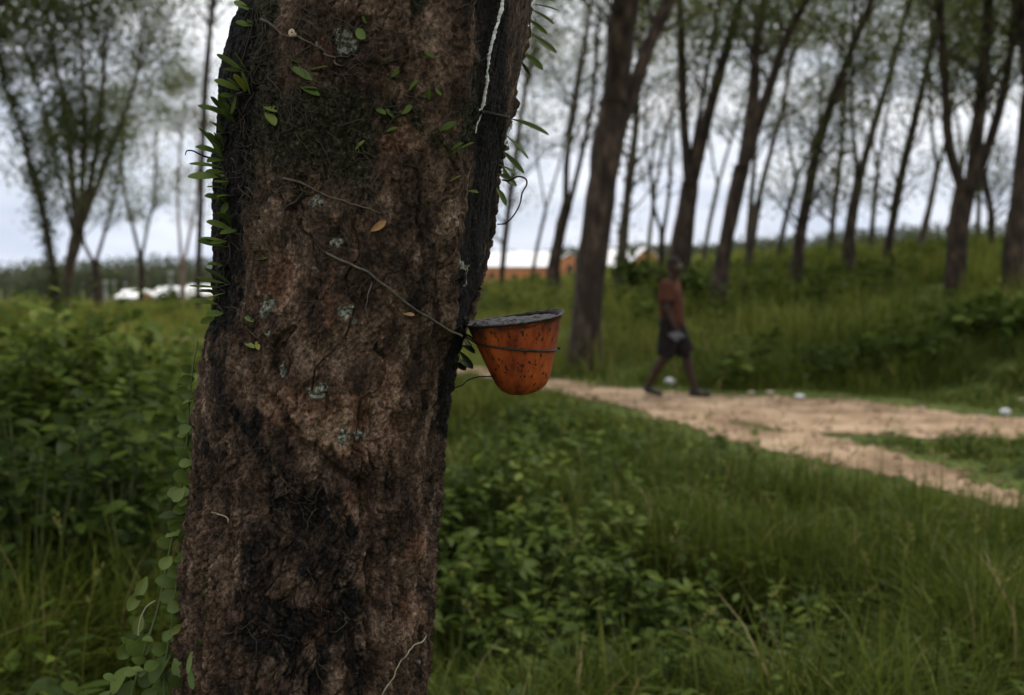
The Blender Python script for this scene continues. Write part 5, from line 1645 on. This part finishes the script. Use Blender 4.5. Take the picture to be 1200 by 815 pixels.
def man():
    fx, fd = 787, 12.35
    gp = at(fx, 463, fd)
    gz = float(ground_z(np.array([gp[0]]), np.array([fd]))[0]) + .014
    root = empty('person', (gp[0], fd, gz), (0, 0, R(-28)))
    tag(root, 'person in a rust brown T-shirt and dark shorts walking right along the sandy path', 'person')
    k = 1.70
    # joints, metres; x = walking direction, y = the person's left
    hipL, hipR = (-.01, .085, .90), (-.01, -.085, .90)
    kneeL, ankL = (.16, .09, .51), (.27, .09, .10)         # leading leg
    kneeR, ankR = (-.05, -.09, .49), (-.27, -.09, .125)       # trailing leg
    shL, shR = (-.035, .185, 1.375), (-.035, -.185, 1.375)
    elL, haL = (-.12, .225, 1.11), (-.06, .215, .87)
    elR, haR = (.0, -.225, 1.10), (.10, -.205, .87)
    b = bmesh.new()
    ellip(b, (-.01, 0, .95), .105, .155, .11)
    capsule(b, (-.01, .03, .98), (-.03, .04, 1.27), .105, .115); capsule(b, (-.01, -.03, .98), (-.03, -.04, 1.27), .105, .115)
    capsule(b, (-.035, .13, 1.37), (-.035, -.13, 1.37), .072, .072)
    capsule(b, (-.03, 0, 1.38), (.0, 0, 1.50), .062, .055)
    for hp, kn, an in ((hipL, kneeL, ankL), (hipR, kneeR, ankR)):
        capsule(b, hp, kn, .088, .055)
        mid_ = tuple(Vector(kn).lerp(Vector(an), .35) + Vector((-.018, 0, 0)))
        capsule(b, kn, mid_, .060, .062); capsule(b, mid_, an, .062, .040)
    # feet (the trailing one rises on its toes)
    capsule(b, ankL, (.245, .09, .045), .036, .036); capsule(b, (.25, .09, .04), (.43, .10, .03), .036, .026)
    capsule(b, ankR, (-.29, -.09, .075), .036, .034); capsule(b, (-.28, -.09, .065), (-.115, -.10, .028), .035, .026)
    for sh, el, ha in ((shL, elL, haL), (shR, elR, haR)):
        capsule(b, sh, el, .056, .046); capsule(b, el, ha, .046, .031)
        dv = (Vector(ha) - Vector(el)).normalized()
        side = -1 if sh[1] > 0 else 1
        palm = Vector(ha) + dv * .055
        ac = Vector((1, 0, 0)) - dv * dv.x
        ac.normalize()
        capsule(b, Vector(ha) + ac * .012, palm + ac * .022, .019, .017); capsule(b, Vector(ha) - ac * .012, palm - ac * .022, .019, .016)
        inw = Vector((0, side * 1.0, 0))
        for q_, (o_, ln) in enumerate(((.030, .068), (.011, .078), (-.009, .072), (-.028, .056))):
            p0 = palm + ac * o_
            p1 = p0 + dv * ln * .5 + inw * .004
            p2 = p1 + dv * ln * .42 + inw * .018
            capsule(b, p0, p1, .0095, .0088, 8); capsule(b, p1, p2, .0088, .0072, 8)
        t0 = Vector(ha) + dv * .02 + ac * .024
        t1 = t0 + dv * .035 + ac * .022 + inw * .008
        capsule(b, t0, t1, .0115, .0100, 8); capsule(b, t1, t1 + dv * .030 + ac * .004 + inw * .006, .0100, .0082, 8)
    # head, turned a little towards the camera
    hr = Matrix.Rotation(R(-18), 3, 'Z')
    hc = Vector((.02, 0, 1.600))
    def hd(x, y, z): return hc + hr @ Vector((x, y, z))
    ellip(b, hd(-.008, 0, .015), .092, .074, .098)
    ellip(b, hd(.022, 0, -.045), .066, .056, .066)
    ellip(b, hd(.060, 0, -.082), .026, .028, .022)          # chin
    capsule(b, hd(.085, 0, .012), hd(.100, 0, -.026), .009, .016, 10)   # nose
    ellip(b, hd(.097, .011, -.028), .010, .009, .008); ellip(b, hd(.097, -.011, -.028), .010, .009, .008)
    ellip(b, hd(.083, 0, -.050), .013, .024, .007); ellip(b, hd(.081, 0, -.060), .013, .021, .008)   # lips
    capsule(b, hd(.078, .040, .030), hd(.084, .010, .030), .010, .010, 8); capsule(b, hd(.078, -.040, .030), hd(.084, -.010, .030), .010, .010, 8)
    for s in (-1, 1):
        ellip(b, hd(-.005, s * .076, -.005), .020, .010, .031)
    remeshed('body', b, .0065, M['skin'], root, 3)
    for s in (-1, 1):
        e = bmesh.new(); ellip(e, hd(.079, s * .031, .008), .010, .012, .009)
        me = bpy.data.meshes.new('eye'); e.to_mesh(me); e.free(); me.materials.append(M['eye'])
        o_ = bpy.data.objects.new('eye', me); COL.objects.link(o_); o_.parent = root
    h_ = bmesh.new()
    ellip(h_, hd(-.014, 0, .030), .095, .079, .096)
    remeshed('hair', h_, .008, M['hair'], root, 2, cut=lambda c: (hr.transposed() @ (c - hc)).z < .02 + max(0, (hr.transposed() @ (c - hc)).x) * .55 - max(0, -(hr.transposed() @ (c - hc)).x) * .7)
    # T-shirt, loose, with short sleeves
    s = bmesh.new()
    capsule(s, (.0, .035, .93), (-.03, .05, 1.26), .142, .142); capsule(s, (.0, -.035, .93), (-.03, -.05, 1.26), .142, .142)
    capsule(s, (-.035, .14, 1.365), (-.035, -.14, 1.365), .084, .084)
    ellip(s, (-.02, 0, 1.43), .070, .080, .045)
    for sh, el in ((shL, elL), (shR, elR)):
        capsule(s, sh, tuple(Vector(sh).lerp(Vector(el), .72)), .082, .084)
    def cut_shirt(c):
        if c.z < .87 + .012 * math.sin(c.x * 30 + c.y * 17): return True
        if (c - Vector((-.01, 0, 1.475))).length < .066: return True
        for sh, el in ((shL, elL), (shR, elR)):
            d_ = (Vector(el) - Vector(sh)); t_ = (c - Vector(sh)).dot(d_) / d_.length_squared
            if t_ > .72 and abs(c.y) > .17: return True
        return False
    sh_o = remeshed('t_shirt', s, .011, M['shirt'], root, 5, cut=cut_shirt)
    # shorts to the knee
    s = bmesh.new()
    ellip(s, (-.01, 0, .93), .125, .172, .12)
    for hp, kn in ((hipL, kneeL), (hipR, kneeR)):
        capsule(s, hp, kn, .125, .115)
    def cut_sh(c):
        if c.z > 1.0: return True
        for hp, kn, sgn in ((hipL, kneeL, 1), (hipR, kneeR, -1)):
            if c.y * sgn > 0:
                d_ = (Vector(kn) - Vector(hp)); t_ = (c - Vector(hp)).dot(d_) / d_.length_squared
                if t_ > .97: return True
        return False
    remeshed('shorts', s, .011, M['shorts'], root, 5, cut=cut_sh)
    for nm, pts_ in (('L', [(ankL, (.24, .09, .05), .044, .046), ((.245, .09, .045), (.44, .102, .036), .046, .036)]), ('R', [(ankR, (-.295, -.09, .08), .044, .044), ((-.285, -.09, .07), (-.11, -.102, .034), .045, .035)])):
        s = bmesh.new()
        for a_, b_, r1, r2 in pts_: capsule(s, a_, b_, r1, r2)
        zt = .105 if nm == 'L' else .125
        remeshed('shoe', s, .008, M['shoe'], root, 3, cut=lambda c: c.z > zt)
    for ob in (sh_o,):
        md = ob.modifiers.new('thick', 'SOLIDIFY'); md.thickness = .003
    # grey cloth gathered in the near hand
    s = bmesh.new()
    base_ = Vector(haR) + Vector((.02, .0, -.075))
    for i, (dx, dy, dz, r) in enumerate([(0, 0, 0, .026), (.05, -.03, -.025, .034), (-.05, -.03, -.02, .032), (.02, -.035, -.07, .030), (-.015, -.03, -.04, .034), (.09, -.02, -.03, .024)]):
        ellip(s, base_ + Vector((dx, dy, dz)), r * 1.2, r * .6, r)
    cl_ = remeshed('grey_cloth', s, .008, M['cloth'], None, 3)
    cl_.location = root.location; cl_.rotation_euler = root.rotation_euler
    tag(cl_, "small crumpled grey cloth held in the walking person's near hand", 'cloth')
man()

def leaf_litter():
    rng = rng_(909)
    x = rng.uniform(-1, 7.5, 9000); y = rng.uniform(6, 16, 9000)
    pm_ = path_mask(x, y)
    k_ = (pm_ > -.25) & (rng.uniform(0, 1, 9000) < np.where(pm_ < .3, .8, .22))
    x, y = x[k_], y[k_]
    n_ = len(x)
    az = rng.uniform(0, 6.28, n_)
    b = np.stack([x, y, ground_z(x, y) + .016 + rng.uniform(0, .012, n_)], 1)
    v, f = leaves(b, np.stack([np.cos(az), np.sin(az), rng.normal(0, .12, n_)], 1), np.array([0, 0, 1.0]) + rng.normal(0, .3, (n_, 3)), rng.uniform(.03, .09, n_), rng.uniform(.015, .04, n_), rng.uniform(-.3, .3, n_))
    a = Acc(); a.add(v, f, np.repeat(rng.uniform(0, 1, n_), 15))
    M['dead_leaf'] = foliage('fallen_leaves', [(0.0, (0.05, 0.032, 0.02)), (0.6, (0.16, 0.105, 0.06)), (1.0, (0.30, 0.22, 0.13))], 0.15, 0.01, 0.6)
    o = a.build('leaf_litter', M['dead_leaf'])
    tag(o, 'scattered brown fallen leaves along the sandy path', 'fallen leaves', kind='stuff')
leaf_litter()

# ------------------------------------------------------------------ litter on the path
M['litter'] = surface('white_plastic', [(0.3, (0.66, 0.66, 0.66)), (0.7, (0.8, 0.8, 0.8))], 30, 0.5, 0.4, 60, bump_dist=.004)
M['stone'] = surface('pale_stone', [(0.3, (0.38, 0.29, 0.21)), (0.7, (0.55, 0.45, 0.35))], 14, 0.9, 0.5, 40, bump_dist=.005)
def lump_obj(name, label, cat, group, px, py, size, flat, seed, mat, crumple=.5, d=None):
    d = d or 1.47 * FPX / (py - 325)
    p0 = at(px, py, d)
    z = float(ground_z(np.array([p0[0]]), np.array([p0[1]]))[0]) + .014
    bm = bmesh.new()
    bmesh.ops.create_icosphere(bm, subdivisions=4, radius=1)
    co = np.array([v_.co for v_ in bm.verts])
    nn = fbm(co[:, 0] * 2.2 + seed, co[:, 1] * 2.2, co[:, 2] * 2.2, seed, 4)
    rdg = 1 - np.abs(nn * 2 - 1)
    co = co * (0.6 + crumple * (rdg - .4))[:, None] * size * np.array([1.2, .9, flat])
    co[:, 2] -= co[:, 2].min() + .006
    for v_, c in zip(bm.verts, co): v_.co = c
    me = bpy.data.meshes.new(name); bm.to_mesh(me); bm.free(); me.materials.append(mat)
    me.polygons.foreach_set('use_smooth', np.full(len(me.polygons), crumple < .4))
    o_ = bpy.data.objects.new(name, me); COL.objects.link(o_)
    o_.location = (p0[0], p0[1], z)
    tag(o_, label, cat, group)
lump_obj('plastic_bag', "crumpled white plastic bag on the path edge behind the walking person's feet", 'plastic bag', 'white litter by the path', 785, 450, .062, .8, 3, M['litter'], .9)
lump_obj('plastic_scrap', 'small white plastic scrap lying alone mid path right of the person', 'litter', 'white litter by the path', 937, 468, .048, .5, 5, M['litter'], .9)
lump_obj('plastic_bag', 'white crumpled litter at the grassy path edge far right', 'litter', 'white litter by the path', 1178, 486, .046, .7, 7, M['litter'], .9)
lump_obj('plastic_scrap', 'tiny white scrap in the near grass at lower right', 'litter', 'white litter by the path', 1048, 756, .02, .8, 9, M['litter'], .8, d=3.6)
ST = [(880, 463, .09), (902, 464, .10), (868, 466, .05), (1080, 480, .08), (1150, 490, .09), (1196, 478, .07), (960, 494, .05), (1050, 500, .05), (745, 466, .05)]
SL = ['pale stone on the path edge, left of a pair near the white scrap', 'pale stone on the path edge, right of a pair near the white scrap', 'pebble left of the pair of pale stones on the path', 'pale stone at the bank side of the path below the dark shrubs', 'flat stone beside the far right white litter',
      'stone at the right edge of the photo above the path', 'pebble in the middle of the path below the white scrap', 'pebble on the path near the grass wedge', "pebble on the path behind the person's trailing foot"]
for k, (px, py, s) in enumerate(ST):
    lump_obj('path_stone', SL[k], 'stone', 'stones on the path', px, py, s * .6, .5, 20 + k, M['stone'], .25)
